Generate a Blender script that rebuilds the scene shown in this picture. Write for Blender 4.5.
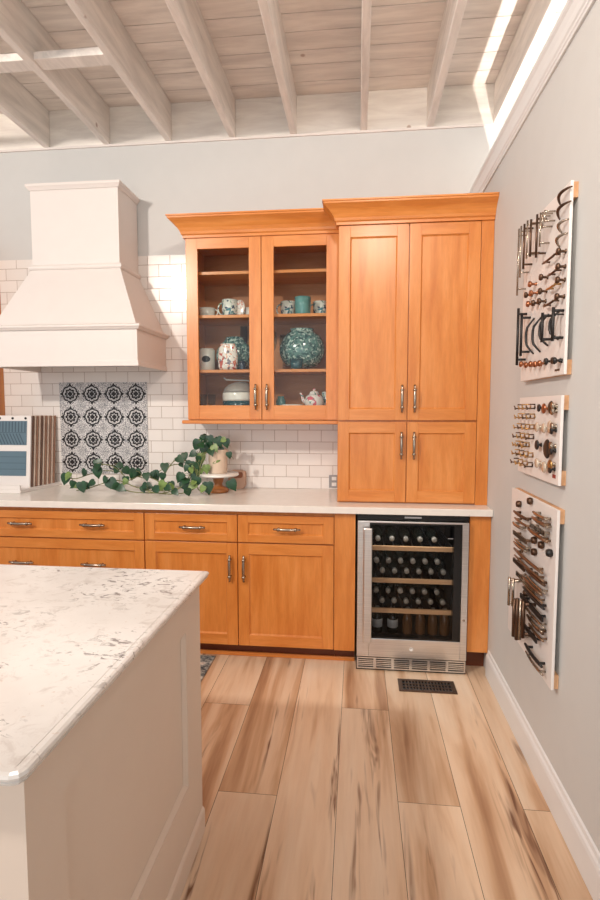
import bpy, bmesh, math, random
from mathutils import Vector, Matrix, Quaternion
R = math.radians
PI = math.pi
random.seed(7)
for o in list(bpy.data.objects):
    bpy.data.objects.remove(o)
SC = bpy.context.scene
COL = SC.collection

# ------------------------------------------------------------------ camera
def make_camera():
    yaw, pit = 0.1065, 0.0764
    fw = Vector((-math.sin(yaw)*math.cos(pit), math.cos(yaw)*math.cos(pit), -math.sin(pit)))
    r = Vector((math.cos(yaw), math.sin(yaw), 0))
    u = r.cross(fw)
    cd = bpy.data.cameras.new('camera')
    cd.sensor_fit = 'HORIZONTAL'; cd.sensor_width = 24.0; cd.lens = 535.6*24/600
    cd.clip_start = 0.05
    c = bpy.data.objects.new('camera', cd); COL.objects.link(c)
    m = Matrix((r, u, -fw)).transposed().to_4x4()
    m.translation = Vector((-0.7207, -3.5529, 1.448))
    c.matrix_world = m
    SC.camera = c
make_camera()

# ------------------------------------------------------------------ light
w = bpy.data.worlds.new('world'); SC.world = w; w.use_nodes = True
bg = w.node_tree.nodes['Background']
bg.inputs[0].default_value = (0.97, 0.985, 1.0, 1); bg.inputs[1].default_value = 0.56

def lamp(name, kind, loc, target, energy, col, **kw):
    ld = bpy.data.lights.new(name, kind); ld.energy = energy; ld.color = col
    for k, v in kw.items(): setattr(ld, k, v)
    o = bpy.data.objects.new(name, ld); COL.objects.link(o)
    o.location = loc
    d = Vector(target) - Vector(loc)
    o.rotation_euler = d.to_track_quat('-Z', 'Y').to_euler()
    return o
# warm ceiling spots of the showroom (hung just under the joists)
lamp('ceiling_spot', 'SPOT', (-3.1, -3.9, 3.12), (-1.6, 0, 1.3), 260, (1.0, 0.90, 0.81), spot_size=R(95), spot_blend=0.6, shadow_soft_size=0.09)
lamp('ceiling_spot', 'SPOT', (-0.55, -3.0, 3.12), (-0.2, 0, 1.7), 75, (1.0, 0.86, 0.74), spot_size=R(100), spot_blend=0.7, shadow_soft_size=0.12)
lamp('ceiling_spot', 'SPOT', (-1.9, -2.3, 3.12), (-1.75, -2.3, 0.9), 24, (1.0, 0.93, 0.86), spot_size=R(110), spot_blend=0.8, shadow_soft_size=0.12)
# added cool fill behind the camera, standing in for unseen window daylight
lamp('daylight_fill', 'AREA', (-1.8, -6.6, 1.9), (-1.6, 0, 1.3), 38, (0.92, 0.97, 1.0), shape='RECTANGLE', size=3.6, size_y=2.2)
# strip lamp in the next room, shining up past the partition
lamp('strip_light', 'AREA', (0.385, -2.0, 2.0), (0.10, -2.0, 3.2), 60, (1.0, 0.93, 0.86), shape='RECTANGLE', size=4.4, size_y=0.02)
SC.view_settings.view_transform = 'Standard'
SC.view_settings.look = 'None'
SC.view_settings.exposure = 0.3
SC.view_settings.gamma = 1.0
SC.view_settings.use_curve_mapping = False

# ------------------------------------------------------------------ helpers
def box(bm, x0, x1, y0, y1, z0, z1, m=0):
    if x0 > x1: x0, x1 = x1, x0
    if y0 > y1: y0, y1 = y1, y0
    if z0 > z1: z0, z1 = z1, z0
    v = [bm.verts.new(p) for p in ((x0,y0,z0),(x1,y0,z0),(x1,y1,z0),(x0,y1,z0),(x0,y0,z1),(x1,y0,z1),(x1,y1,z1),(x0,y1,z1))]
    for f in ((0,3,2,1),(4,5,6,7),(0,1,5,4),(1,2,6,5),(2,3,7,6),(3,0,4,7)):
        bm.faces.new([v[i] for i in f]).material_index = m
    return v
def hexa(bm, pts, m=0):
    v = [bm.verts.new(p) for p in pts]
    for f in ((0,3,2,1),(4,5,6,7),(0,1,5,4),(1,2,6,5),(2,3,7,6),(3,0,4,7)):
        bm.faces.new([v[i] for i in f]).material_index = m
def prism(bm, poly, axis, a, b, m=0, smooth=False):
    def P(p, t):
        if axis == 'x': return (t, p[0], p[1])
        if axis == 'y': return (p[0], t, p[1])
        return (p[0], p[1], t)
    A = [bm.verts.new(P(p, a)) for p in poly]; B = [bm.verts.new(P(p, b)) for p in poly]
    n = len(poly)
    bm.faces.new(A).material_index = m; bm.faces.new(B[::-1]).material_index = m
    for i in range(n):
        f = bm.faces.new((A[i], B[i], B[(i+1) % n], A[(i+1) % n])); f.material_index = m; f.smooth = smooth
def lathe(bm, prof, c, seg=24, m=0, axis='z', smooth=True, sx=1.0, sy=1.0):
    rings = []
    for r, h in prof:
        ring = []
        if r < 1e-6:
            q = (0, 0, h); ring = [bm.verts.new(_ax(q, c, axis))]
        else:
            for k in range(seg):
                a = 2*PI*k/seg
                ring.append(bm.verts.new(_ax((r*math.cos(a)*sx, r*math.sin(a)*sy, h), c, axis)))
        rings.append(ring)
    for A, B in zip(rings, rings[1:]):
        if len(A) == 1 and len(B) == 1: continue
        for k in range(seg):
            if len(A) == 1: f = bm.faces.new((A[0], B[k], B[(k+1) % seg]))
            elif len(B) == 1: f = bm.faces.new((A[k], A[(k+1) % seg], B[0]))
            else: f = bm.faces.new((A[k], A[(k+1) % seg], B[(k+1) % seg], B[k]))
            f.material_index = m; f.smooth = smooth
    for ring, rev in ((rings[0], True), (rings[-1], False)):
        if len(ring) > 1:
            f = bm.faces.new(ring[::-1] if rev else ring); f.material_index = m
def _ax(q, c, axis):
    x, y, z = q
    if axis == 'z': return (c[0]+x, c[1]+y, c[2]+z)
    if axis == 'y': return (c[0]+x, c[1]-z, c[2]+y)     # +h points to -y (out of a front)
    return (c[0]-z, c[1]+x, c[2]+y)                     # +h points to -x (out of the right wall)
def tube(bm, pts, rad, seg=8, m=0, sx=1.0):
    pts = [Vector(p) for p in pts]; n = len(pts)
    if not isinstance(rad, (list, tuple)): rad = [rad]*n
    rings = []; prev = None
    for i, p in enumerate(pts):
        t = (pts[min(i+1, n-1)] - pts[max(i-1, 0)]).normalized()
        if prev is None:
            up = Vector((0,0,1)) if abs(t.z) < .9 else Vector((1,0,0))
            a = t.cross(up).normalized()
        else:
            a = (prev - t*prev.dot(t)).normalized()
        prev = a; b = t.cross(a)
        rings.append([bm.verts.new(p + a*math.cos(2*PI*k/seg)*rad[i]*sx + b*math.sin(2*PI*k/seg)*rad[i]) for k in range(seg)])
    for A, B in zip(rings, rings[1:]):
        for k in range(seg):
            f = bm.faces.new((A[k], A[(k+1) % seg], B[(k+1) % seg], B[k])); f.material_index = m; f.smooth = True
    bm.faces.new(rings[0][::-1]).material_index = m; bm.faces.new(rings[-1]).material_index = m
def sweep(bm, path, prof, m=0):
    """mitred moulding: prof = (outward, z) pairs; path in xy, outward = right-hand side of travel"""
    n = len(path); P = [Vector(p) for p in path]; cols = []
    for i in range(n):
        ns = []
        if i > 0: d = (P[i]-P[i-1]).normalized(); ns.append(Vector((d.y, -d.x)))
        if i < n-1: d = (P[i+1]-P[i]).normalized(); ns.append(Vector((d.y, -d.x)))
        if len(ns) == 2:
            s = ns[0]+ns[1]; nn = s*(1.0/(1+ns[0].dot(ns[1])))
        else: nn = ns[0]
        cols.append([bm.verts.new((P[i].x+nn.x*o, P[i].y+nn.y*o, z)) for o, z in prof])
    k = len(prof)
    for A, B in zip(cols, cols[1:]):
        for j in range(k):
            bm.faces.new((A[j], B[j], B[(j+1) % k], A[(j+1) % k])).material_index = m
    bm.faces.new(cols[0][::-1]).material_index = m; bm.faces.new(cols[-1]).material_index = m
NB = bmesh.new
def obj(name, bm, mats, parent=None, bevel=0.0, smooth=False, at=None):
    if not isinstance(mats, (list, tuple)): mats = [mats]
    bmesh.ops.recalc_face_normals(bm, faces=bm.faces)
    org = Vector((0,0,0))
    if parent is not None:
        p = parent
        while p is not None: org += p.location; p = p.parent
    elif at is not None: org = Vector(at)
    bmesh.ops.translate(bm, verts=bm.verts, vec=-org)
    me = bpy.data.meshes.new(name); bm.to_mesh(me); bm.free()
    for m in mats: me.materials.append(m)
    o = bpy.data.objects.new(name, me); COL.objects.link(o)
    if parent is not None: o.parent = parent
    elif at is not None: o.location = at
    if smooth:
        for p in me.polygons: p.use_smooth = True
    if bevel:
        md = o.modifiers.new('bevel', 'BEVEL'); md.width = bevel; md.segments = 2; md.limit_method = 'ANGLE'; md.angle_limit = R(40)
        md.harden_normals = False
    return o
def tag(o, label=None, cat=None, group=None, kind=None):
    if label: o['label'] = label
    if cat: o['category'] = cat
    if group: o['group'] = group
    if kind: o['kind'] = kind
    return o
def thing(name, label, cat, loc, group=None):
    o = bpy.data.objects.new(name, None); COL.objects.link(o); o.location = loc; o.empty_display_size = .05
    return tag(o, label, cat, group)
def struct(name, bm, mats, bevel=0.0):
    o = obj(name, bm, mats, bevel=bevel); o['kind'] = 'structure'; return o
def dup(root, loc, label, group=None):
    r = root.copy(); COL.objects.link(r); r.location = loc; r['label'] = label
    if group: r['group'] = group
    for ch in list(root.children):
        c = ch.copy(); COL.objects.link(c); c.parent = r
        for g in list(ch.children):
            d = g.copy(); COL.objects.link(d); d.parent = c
    return r

# ------------------------------------------------------------------ materials
def L(c):
    def f(x):
        x /= 255.0
        return x/12.92 if x <= .04045 else ((x+.055)/1.055)**2.4
    return (f(c[0]), f(c[1]), f(c[2]), 1)
class NT:
    def __init__(s, name):
        s.m = bpy.data.materials.new(name); s.m.use_nodes = True; s.t = s.m.node_tree; s.b = s.t.nodes['Principled BSDF']
        s.out = s.t.nodes['Material Output']
    def n(s, typ, **kw):
        x = s.t.nodes.new(typ)
        for k, v in kw.items():
            if k.startswith('i_'):
                key = k[2:]
                x.inputs[int(key) if key.isdigit() else key.replace('_', ' ')].default_value = v
            else: setattr(x, k, v)
        return x
    def l(s, a, b): s.t.links.new(a, b)
    def coord(s, scale=(1,1,1), rnd=0.0):
        tc = s.n('ShaderNodeTexCoord'); mp = s.n('ShaderNodeMapping'); mp.inputs['Scale'].default_value = scale
        s.l(tc.outputs['Object'], mp.inputs['Vector'])
        if rnd:
            oi = s.n('ShaderNodeObjectInfo'); mu = s.n('ShaderNodeMath', operation='MULTIPLY', i_1=rnd)
            s.l(oi.outputs['Random'], mu.inputs[0]); s.l(mu.outputs[0], mp.inputs['Location'])
        return mp.outputs[0]
    def ramp(s, fac, stops, interp='LINEAR'):
        r = s.n('ShaderNodeValToRGB'); r.color_ramp.interpolation = interp
        e = r.color_ramp.elements
        while len(e) < len(stops): e.new(0.5)
        for i, (p, c) in enumerate(stops): e[i].position = p; e[i].color = c
        s.l(fac, r.inputs[0]); return r.outputs[0]
    def noise(s, vec, scale, detail=3, rough=.5, dist=0):
        n = s.n('ShaderNodeTexNoise'); n.inputs['Scale'].default_value = scale; n.inputs['Detail'].default_value = detail
        n.inputs['Roughness'].default_value = rough; n.inputs['Distortion'].default_value = dist
        s.l(vec, n.inputs['Vector']); return n.outputs[0]
    def mix(s, fac, a, b, mode='MIX'):
        x = s.n('ShaderNodeMix', data_type='RGBA', blend_type=mode)
        for v, i in ((fac, 0), (a, 6), (b, 7)):
            if hasattr(v, 'is_linked'): s.l(v, x.inputs[i])
            else: x.inputs[i].default_value = v
        return x.outputs[2]
    def bump(s, h, strength=.2, dist=.002):
        b = s.n('ShaderNodeBump'); b.inputs['Strength'].default_value = strength; b.inputs['Distance'].default_value = dist
        s.l(h, b.inputs['Height']); s.l(b.outputs[0], s.b.inputs['Normal'])
def plain(name, c, rough=.5, metal=0, var=.04, scale=6, spec=.5, bump=0, coat=0):
    t = NT(name); c = L(c)
    n = t.noise(t.coord(), scale, 4)
    d = tuple(max(0, v*(1-var)) for v in c[:3])+(1,); e = tuple(min(1, v*(1+var)) for v in c[:3])+(1,)
    t.l(t.ramp(n, [(.3, d), (.7, e)]), t.b.inputs['Base Color'])
    t.b.inputs['Roughness'].default_value = rough; t.b.inputs['Metallic'].default_value = metal
    t.b.inputs['Specular IOR Level'].default_value = spec; t.b.inputs['Coat Weight'].default_value = coat
    if bump: t.bump(n, bump, .002)
    return t.m
def wood(name, dark, mid, light, stretch, rough=.33, scale=5, coat=.15):
    t = NT(name)
    v = t.coord(stretch, rnd=13.0)
    a = t.noise(v, scale, 5, .55, .4); b = t.noise(v, scale*7, 3, .6)
    c1 = t.ramp(a, [(.28, L(dark)), (.52, L(mid)), (.75, L(light))])
    c2 = t.ramp(b, [(.3, (.86,.84,.8,1)), (.6, (1,1,1,1))])
    t.l(t.mix(.55, c1, c2, 'MULTIPLY'), t.b.inputs['Base Color'])
    t.b.inputs['Roughness'].default_value = rough; t.b.inputs['Coat Weight'].default_value = coat; t.b.inputs['Coat Roughness'].default_value = .22
    t.bump(b, .06, .001)
    return t.m
MAPLE = ((202,118,48), (216,136,64), (226,150,82))
maple_v = wood('maple_vertical', *MAPLE, (4, 4, .5))
maple_h = wood('maple_horizontal', *MAPLE, (.5, 4, 4))
maple_in = wood('maple_inside', (176,108,58), (196,128,76), (208,142,90), (.5, 3, 3), rough=.5, coat=0)
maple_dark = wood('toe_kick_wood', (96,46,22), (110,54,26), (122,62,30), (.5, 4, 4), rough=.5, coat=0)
bowl_wood = wood('turned_wood', (150,92,48), (176,112,62), (196,134,82), (2,2,2), rough=.45)
shelf_wood = wood('cooler_shelf_wood', (206,160,116), (224,180,136), (236,196,154), (.5, 4, 4), rough=.5)
cleat_wood = wood('cleat_wood', (196,146,104), (214,166,124), (226,182,142), (3,.5,3), rough=.6, coat=0)

def paint(name, c, rough=.6, bump=.03): return plain(name, c, rough, var=.012, scale=9, bump=bump, spec=.3)
wall_paint = paint('wall_paint', (208,208,206), .7)
white_trim = paint('white_trim_paint', (232,232,232), .4)
hood_paint = paint('hood_paint', (230,222,217), .5)
island_paint = paint('island_paint', (230,213,198), .5)
white_plastic = plain('white_plastic', (235,233,230), .35)
grey_plastic = plain('grey_plastic', (150,150,152), .4)
nickel = plain('brushed_nickel', (168,156,142), .26, 1, .1)
bronze = plain('dark_bronze', (96,74,60), .35, .9, .15)
copper = plain('copper', (170,112,82), .3, 1, .1)
brass = plain('brass', (186,146,92), .3, 1, .1)
black_metal = plain('black_metal', (26,22,22), .45, .0)
black_plastic = plain('black_plastic', (16,16,18), .25)
inner_black = plain('cooler_liner', (34,32,32), .5)
steel = NT('stainless_steel')
_n = steel.noise(steel.coord((.6, .6, 120)), 3, 2)
steel.l(steel.ramp(_n, [(.3, L((212,212,212))), (.7, L((232,231,230)))]), steel.b.inputs['Base Color'])
steel.b.inputs['Metallic'].default_value = 1; steel.b.inputs['Roughness'].default_value = .3; steel = steel.m
def ceramic(name, c, rough=.15, var=.04): return plain(name, c, rough, var=var, coat=.3)
white_ceramic = ceramic('white_ceramic', (236,232,224))
teal_ceramic = plain('teal_glaze', (96,148,148), .15, var=.22, scale=24, coat=.4)
dark_teal = plain('dark_teal_glaze', (26,70,78), .15, var=.2, coat=.4)
navy_ceramic = plain('navy_glaze', (30,44,62), .15, var=.2, coat=.4)
def speckle(name, base, spots, sc=60):
    t = NT(name); v = t.coord()
    col = L(base)
    cur = None
    for i, (c, thr, s) in enumerate(spots):
        mp = t.n('ShaderNodeMapping'); mp.inputs['Location'].default_value = (i*3.7, i*1.3, i*5.1); t.l(v, mp.inputs[0])
        n = t.noise(mp.outputs[0], s, 2, .5, .6)
        f = t.ramp(n, [(thr, (0,0,0,1)), (thr+.03, (1,1,1,1))])
        cur = t.mix(f, cur if cur is not None else col, L(c))
    t.l(cur, t.b.inputs['Base Color']); t.b.inputs['Roughness'].default_value = .15; t.b.inputs['Coat Weight'].default_value = .3
    return t.m
floral_red = speckle('red_floral_glaze', (238,230,222), [((196,84,72), .56, 38), ((120,110,120), .6, 50), ((226,150,120), .6, 60)])
floral_blue = speckle('blue_floral_glaze', (232,236,230), [((70,128,140), .54, 34), ((52,76,110), .6, 46), ((120,160,120), .62, 55)])
floral_pink = speckle('pink_floral_glaze', (240,232,226), [((220,110,124), .56, 26), ((110,150,140), .6, 40)])
teal_speck = speckle('speckled_teal_glaze', (96,136,132), [((56,90,94), .52, 45), ((186,208,200), .55, 60), ((44,78,82), .6, 80)])

def glass(name, tint, refl):
    t = NT(name); t.t.nodes.remove(t.b)
    tr = t.n('ShaderNodeBsdfTransparent'); tr.inputs[0].default_value = tint
    gl = t.n('ShaderNodeBsdfGlossy'); gl.inputs['Roughness'].default_value = .03
    fr = t.n('ShaderNodeFresnel'); fr.inputs[0].default_value = refl
    mx = t.n('ShaderNodeMixShader'); ge = t.n('ShaderNodeNewGeometry'); iv = t.n('ShaderNodeMath', operation='SUBTRACT', i_0=1.0); t.l(ge.outputs['Backfacing'], iv.inputs[1])
    m0 = t.n('ShaderNodeMath', operation='MULTIPLY', i_1=.5); t.l(fr.outputs[0], m0.inputs[0])
    ml = t.n('ShaderNodeMath', operation='MULTIPLY'); t.l(m0.outputs[0], ml.inputs[0]); t.l(iv.outputs[0], ml.inputs[1]); t.l(ml.outputs[0], mx.inputs[0]); t.l(tr.outputs[0], mx.inputs[1]); t.l(gl.outputs[0], mx.inputs[2])
    t.l(mx.outputs[0], t.out.inputs[0]); return t.m
pane_glass = glass('cabinet_glass', (.93,.95,.94,1), 1.5)
cooler_glass = glass('tinted_cooler_glass', (.82,.82,.82,1), 1.5)
clear_glass = glass('clear_glass', (.86,.9,.9,1), 1.6)

def quartz():
    t = NT('quartz_counter'); v = t.coord()
    base = t.ramp(t.noise(v, 2.2, 5, .6), [(.3, L((224,218,212))), (.7, L((244,240,236)))])
    big = t.noise(v, 4.5, 3, .5)                                   # where the speckle clusters sit
    st = t.n('ShaderNodeMapping'); st.inputs['Scale'].default_value = (1, 1.5, 1.5); t.l(v, st.inputs[0])
    fine = t.noise(st.outputs[0], 26, 4, .65, 1.2)
    m1 = t.ramp(big, [(.44, (0,0,0,1)), (.56, (1,1,1,1))])
    m2 = t.ramp(fine, [(.56, (0,0,0,1)), (.62, (1,1,1,1))])
    mm = t.n('ShaderNodeMath', operation='MULTIPLY'); t.l(m1, mm.inputs[0]); t.l(m2, mm.inputs[1])
    m5 = t.n('ShaderNodeMath', operation='MULTIPLY', i_1=.85); t.l(mm.outputs[0], m5.inputs[0])
    c = t.mix(m5.outputs[0], base, L((128,118,114)))
    fl = t.noise(v, 60, 3, .6); m3 = t.ramp(fl, [(.66, (0,0,0,1)), (.72, (1,1,1,1))])
    m4 = t.n('ShaderNodeMath', operation='MULTIPLY', i_1=.3); t.l(m3, m4.inputs[0])
    c = t.mix(m4.outputs[0], c, L((196,160,130)))
    mp6 = t.n('ShaderNodeMapping'); mp6.inputs['Location'].default_value = (9, 4, 2); t.l(v, mp6.inputs[0])
    g1 = t.noise(mp6.outputs[0], 18, 5, .7, .8); g2 = t.ramp(g1, [(.53, (0,0,0,1)), (.66, (1,1,1,1))])
    m6 = t.n('ShaderNodeMath', operation='MULTIPLY', i_1=.34); t.l(g2, m6.inputs[0])
    c = t.mix(m6.outputs[0], c, L((176,160,150)))
    t.l(c, t.b.inputs['Base Color']); t.b.inputs['Roughness'].default_value = .18
    return t.m
quartz_m = quartz()
counter_m = plain('counter_quartz', (236,230,222), .2, var=.03, scale=20)

def subway():
    t = NT('subway_tile'); tc = t.n('ShaderNodeTexCoord'); sp = t.n('ShaderNodeSeparateXYZ'); t.l(tc.outputs['Object'], sp.inputs[0])
    cb = t.n('ShaderNodeCombineXYZ'); ad = t.n('ShaderNodeMath', operation='ADD', i_1=4.0); t.l(sp.outputs[0], ad.inputs[0])
    t.l(ad.outputs[0], cb.inputs[0]); sb = t.n('ShaderNodeMath', operation='SUBTRACT', i_1=.915); t.l(sp.outputs[2], sb.inputs[0]); t.l(sb.outputs[0], cb.inputs[1])
    br = t.n('ShaderNodeTexBrick'); t.l(cb.outputs[0], br.inputs['Vector'])
    br.inputs['Scale'].default_value = 1; br.inputs['Brick Width'].default_value = .156; br.inputs['Row Height'].default_value = .0787
    br.inputs['Mortar Size'].default_value = .0016; br.inputs['Mortar Smooth'].default_value = .1; br.inputs['Bias'].default_value = 0
    br.inputs['Color1'].default_value = L((238,233,228)); br.inputs['Color2'].default_value = L((232,227,222)); br.inputs['Mortar'].default_value = L((172,156,146))
    t.l(br.outputs[0], t.b.inputs['Base Color'])
    rr = t.ramp(br.outputs['Fac'], [(0, (.2,.2,.2,1)), (1, (.8,.8,.8,1))]); t.l(rr, t.b.inputs['Roughness'])
    inv = t.n('ShaderNodeMath', operation='SUBTRACT', i_0=1.0); t.l(br.outputs['Fac'], inv.inputs[1])
    t.bump(inv.outputs[0], .5, .002)
    return t.m
subway_m = subway()

def floor_mat():
    t = NT('light_oak_planks')
    at = t.n('ShaderNodeAttribute', attribute_name='plank')
    tc = t.n('ShaderNodeTexCoord'); mp = t.n('ShaderNodeMapping'); mp.inputs['Scale'].default_value = (1, .085, 1)
    t.l(tc.outputs['Object'], mp.inputs['Vector'])
    mu = t.n('ShaderNodeVectorMath', operation='SCALE'); mu.inputs['Scale'].default_value = 17.0; t.l(at.outputs['Vector'], mu.inputs[0])
    t.l(mu.outputs[0], mp.inputs['Location'])
    v = mp.outputs[0]
    a = t.noise(v, 7.5, 4, .55, .45)
    base = t.ramp(a, [(.30, L((176,134,102))), (.41, L((214,176,142))), (.50, L((236,206,176))), (.68, L((244,222,198)))])
    b = t.noise(v, 42, 4, .65, .3)
    base = t.mix(.5, base, t.ramp(b, [(.3, (.86,.83,.8,1)), (.6, (1,1,1,1))]), 'MULTIPLY')
    mp2 = t.n('ShaderNodeMapping'); mp2.inputs['Location'].default_value = (5,3,1); mp2.inputs['Scale'].default_value = (1,.8,1); t.l(v, mp2.inputs[0])
    k = t.noise(mp2.outputs[0], 10, 3, .6, .9)                     # long dark streaks and mineral marks
    kf = t.ramp(k, [(.56, (0,0,0,1)), (.66, (1,1,1,1))])
    k2 = t.noise(v, 30, 2, .6, 1.0); kf2 = t.ramp(k2, [(.45, (0,0,0,1)), (.62, (1,1,1,1))])
    kk = t.n('ShaderNodeMath', operation='MULTIPLY'); t.l(kf, kk.inputs[0]); t.l(kf2, kk.inputs[1])
    kk2 = t.n('ShaderNodeMath', operation='MULTIPLY', i_1=.95); t.l(kk.outputs[0], kk2.inputs[0])
    c = t.mix(kk2.outputs[0], base, L((118,78,56)))
    tone = t.n('ShaderNodeSeparateXYZ'); t.l(at.outputs['Vector'], tone.inputs[0])
    c = t.mix(1.0, c, t.ramp(tone.outputs[1], [(0, (.86,.84,.82,1)), (1, (1.0,1.0,1.0,1))]), 'MULTIPLY')
    t.l(c, t.b.inputs['Base Color']); t.b.inputs['Roughness'].default_value = .38; t.b.inputs['Specular IOR Level'].default_value = .4
    t.bump(b, .08, .001)
    return t.m
floor_m = floor_mat()
def whitewash(name, c, stretch, var=.1):
    t = NT(name); v = t.coord(stretch, rnd=9.0); c = L(c)
    a = t.noise(v, 4, 5, .6, .5)
    lo = tuple(x*(1-var*1.6) for x in c[:3])+(1,); hi = tuple(min(1, x*(1+var)) for x in c[:3])+(1,)
    col = t.ramp(a, [(.3, lo), (.65, hi)])
    vo = t.n('ShaderNodeTexVoronoi'); vo.inputs['Scale'].default_value = 3.2; t.l(t.coord((1,1,1), rnd=5.0), vo.inputs['Vector'])
    kn = t.ramp(vo.outputs['Distance'], [(.03, (1,1,1,1)), (.055, (0,0,0,1))])
    kf = t.n('ShaderNodeMath', operation='MULTIPLY', i_1=.6); t.l(kn, kf.inputs[0])
    col = t.mix(kf.outputs[0], col, L((150,106,82)))
    t.l(col, t.b.inputs['Base Color']); t.b.inputs['Roughness'].default_value = .7; t.b.inputs['Specular IOR Level'].default_value = .2
    t.bump(a, .15, .003)
    return t.m
joist_m = whitewash('whitewashed_joist', (244,237,230), (4, .6, 4))
plank_m = whitewash('whitewashed_plank', (246,236,228), (.6, 4, 4))
rim_m = whitewash('whitewashed_rim_board', (248,240,232), (.6, 4, 4))
gap_m = plain('dark_gap', (70,54,46), .9)
leaf_m = plain('leaf_green', (32,70,44), .35, var=.35, scale=30)
leaf2_m = plain('leaf_lime', (112,136,72), .4, var=.4, scale=40)
stem_m = plain('stem_green', (120,124,78), .5, var=.2)
soil_m = plain('soil', (60,44,34), .9)
black_print = plain('black_print', (24,22,24), .3)
grey_print = plain('grey_print', (128,128,132), .3)
tile_white = NT('patterned_tile_white')
_v = tile_white.n('ShaderNodeTexVoronoi'); _v.inputs['Scale'].default_value = 95; _v.feature = 'DISTANCE_TO_EDGE'; tile_white.l(tile_white.coord(), _v.inputs['Vector'])
tile_white.l(tile_white.ramp(_v.outputs['Distance'], [(.05, L((150,150,154))), (.16, L((228,226,224)))]), tile_white.b.inputs['Base Color']); tile_white.b.inputs['Roughness'].default_value = .22; tile_white = tile_white.m
slate_blue = plain('slate_blue_sample', (92,116,130), .4, var=.06)
slate_dark = plain('dark_slate_line', (58,78,92), .5)
slate_light = plain('light_slate_line', (122,142,152), .4)
board_brown = plain('sample_edge_brown', (168,128,106), .6, var=.08, scale=30)
board_tan = plain('sample_edge_tan', (226,206,190), .6, var=.06, scale=30)
board_dark = plain('sample_edge_dark', (118,88,74), .6, var=.08, scale=30)
panel_white = plain('display_board_white', (232,226,222), .4, var=.01)

# ------------------------------------------------------------------ room shell
def build_floor():
    bm = NB(); lay = bm.faces.layers.float_color.new('plank') if hasattr(bm.faces.layers, 'float_color') else None
    cl = bm.loops.layers.float_color.new('plank')
    W = .225; rnd = random.Random(3)
    fixed = {-1.46:[-1.07], -1.235:[-1.665], -1.01:[-.42], -.785:[-1.045], -.56:[-1.65], -.335:[-.47], -.11:[-1.64]}
    x = -1.46 - W*12
    xs = []
    while x < 1.6: xs.append(round(x, 3)); x += W
    for x0 in xs:
        js = None
        for k in fixed:
            if abs(k-x0) < .02: js = fixed[k][0]
        if js is None: js = -rnd.uniform(.6, 1.8)
        ys = [js-1.83*i for i in range(-2, 6)]
        ys = sorted([max(-6.2, min(.06, y)) for y in ys]+[-6.2, .06])
        for ya, yb in zip(ys, ys[1:]):
            if yb-ya < .01: continue
            c = (rnd.random(), rnd.random(), rnd.random(), 1)
            g = .0008; n0 = len(bm.faces)
            vs = [bm.verts.new(p) for p in ((x0+g,ya+g,0),(x0+W-g,ya+g,0),(x0+W-g,yb-g,0),(x0+g,yb-g,0))]
            f = bm.faces.new(vs)
            for l in f.loops: l[cl] = c
            lo = [bm.verts.new((v.co.x, v.co.y, -.004)) for v in vs]
            for i in range(4):
                ff = bm.faces.new((vs[i], lo[i], lo[(i+1) % 4], vs[(i+1) % 4])); ff.material_index = 1
    box(bm, -5, 1.8, -6.2, .06, -.03, -.0035, 1)
    struct('floor', bm, [floor_m, gap_m])
build_floor()
bm = NB(); box(bm, -5, 1.8, 0, .12, 0, 3.2); struct('wall_back', bm, wall_paint)
bm = NB(); box(bm, 0, .15, -6.2, -.0005, 0, 2.815); struct('wall_right', bm, wall_paint)
bm = NB(); box(bm, -5, 1.8, 0.0, .04, 3.2005, 3.4395); struct('trim_1', bm, rim_m)          # rim board above the back wall
bm = NB(); sweep(bm, [(-5, 0), (1.8, 0)], [(0, 3.186), (.012, 3.186), (.012, 3.1995), (0, 3.1995)]); struct('trim_2', bm, hood_paint)
def build_ceiling():
    bm = NB(); y = .04; rnd = random.Random(5); i = 0
    ws = [.175, .163, .126, .148, .136]
    while y > -6.2:
        wd = ws[i % 5]; i += 1
        g = .003
        box(bm, -5, 1.8, y-wd+g, y-g, 3.44+rnd.uniform(0, .0015), 3.465)
        y -= wd
    box(bm, -5, 1.8, -6.2, .04, 3.466, 3.49, 1)
    struct('ceiling', bm, [plank_m, gap_m])
build_ceiling()
# crown casing that caps the partition
bm = NB()
prof = [(0,2.705),(.008,2.705),(.010,2.715),(.013,2.718),(.013,2.728),(.018,2.735),(.020,2.76),(.026,2.785),(.034,2.795),(.034,2.81),(0,2.81)]
sweep(bm, [(-.0005, -.0005), (-.0005, -6.2)], prof); struct('trim_3', bm, white_trim)
bm = NB()
prof = [(0,.001),(.016,.001),(.016,.105),(.013,.118),(.008,.125),(.006,.14),(0,.145)]
sweep(bm, [(-.0005, -.645), (-.0005, -6.2)], prof); struct('baseboard_right', bm, white_trim)

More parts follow.
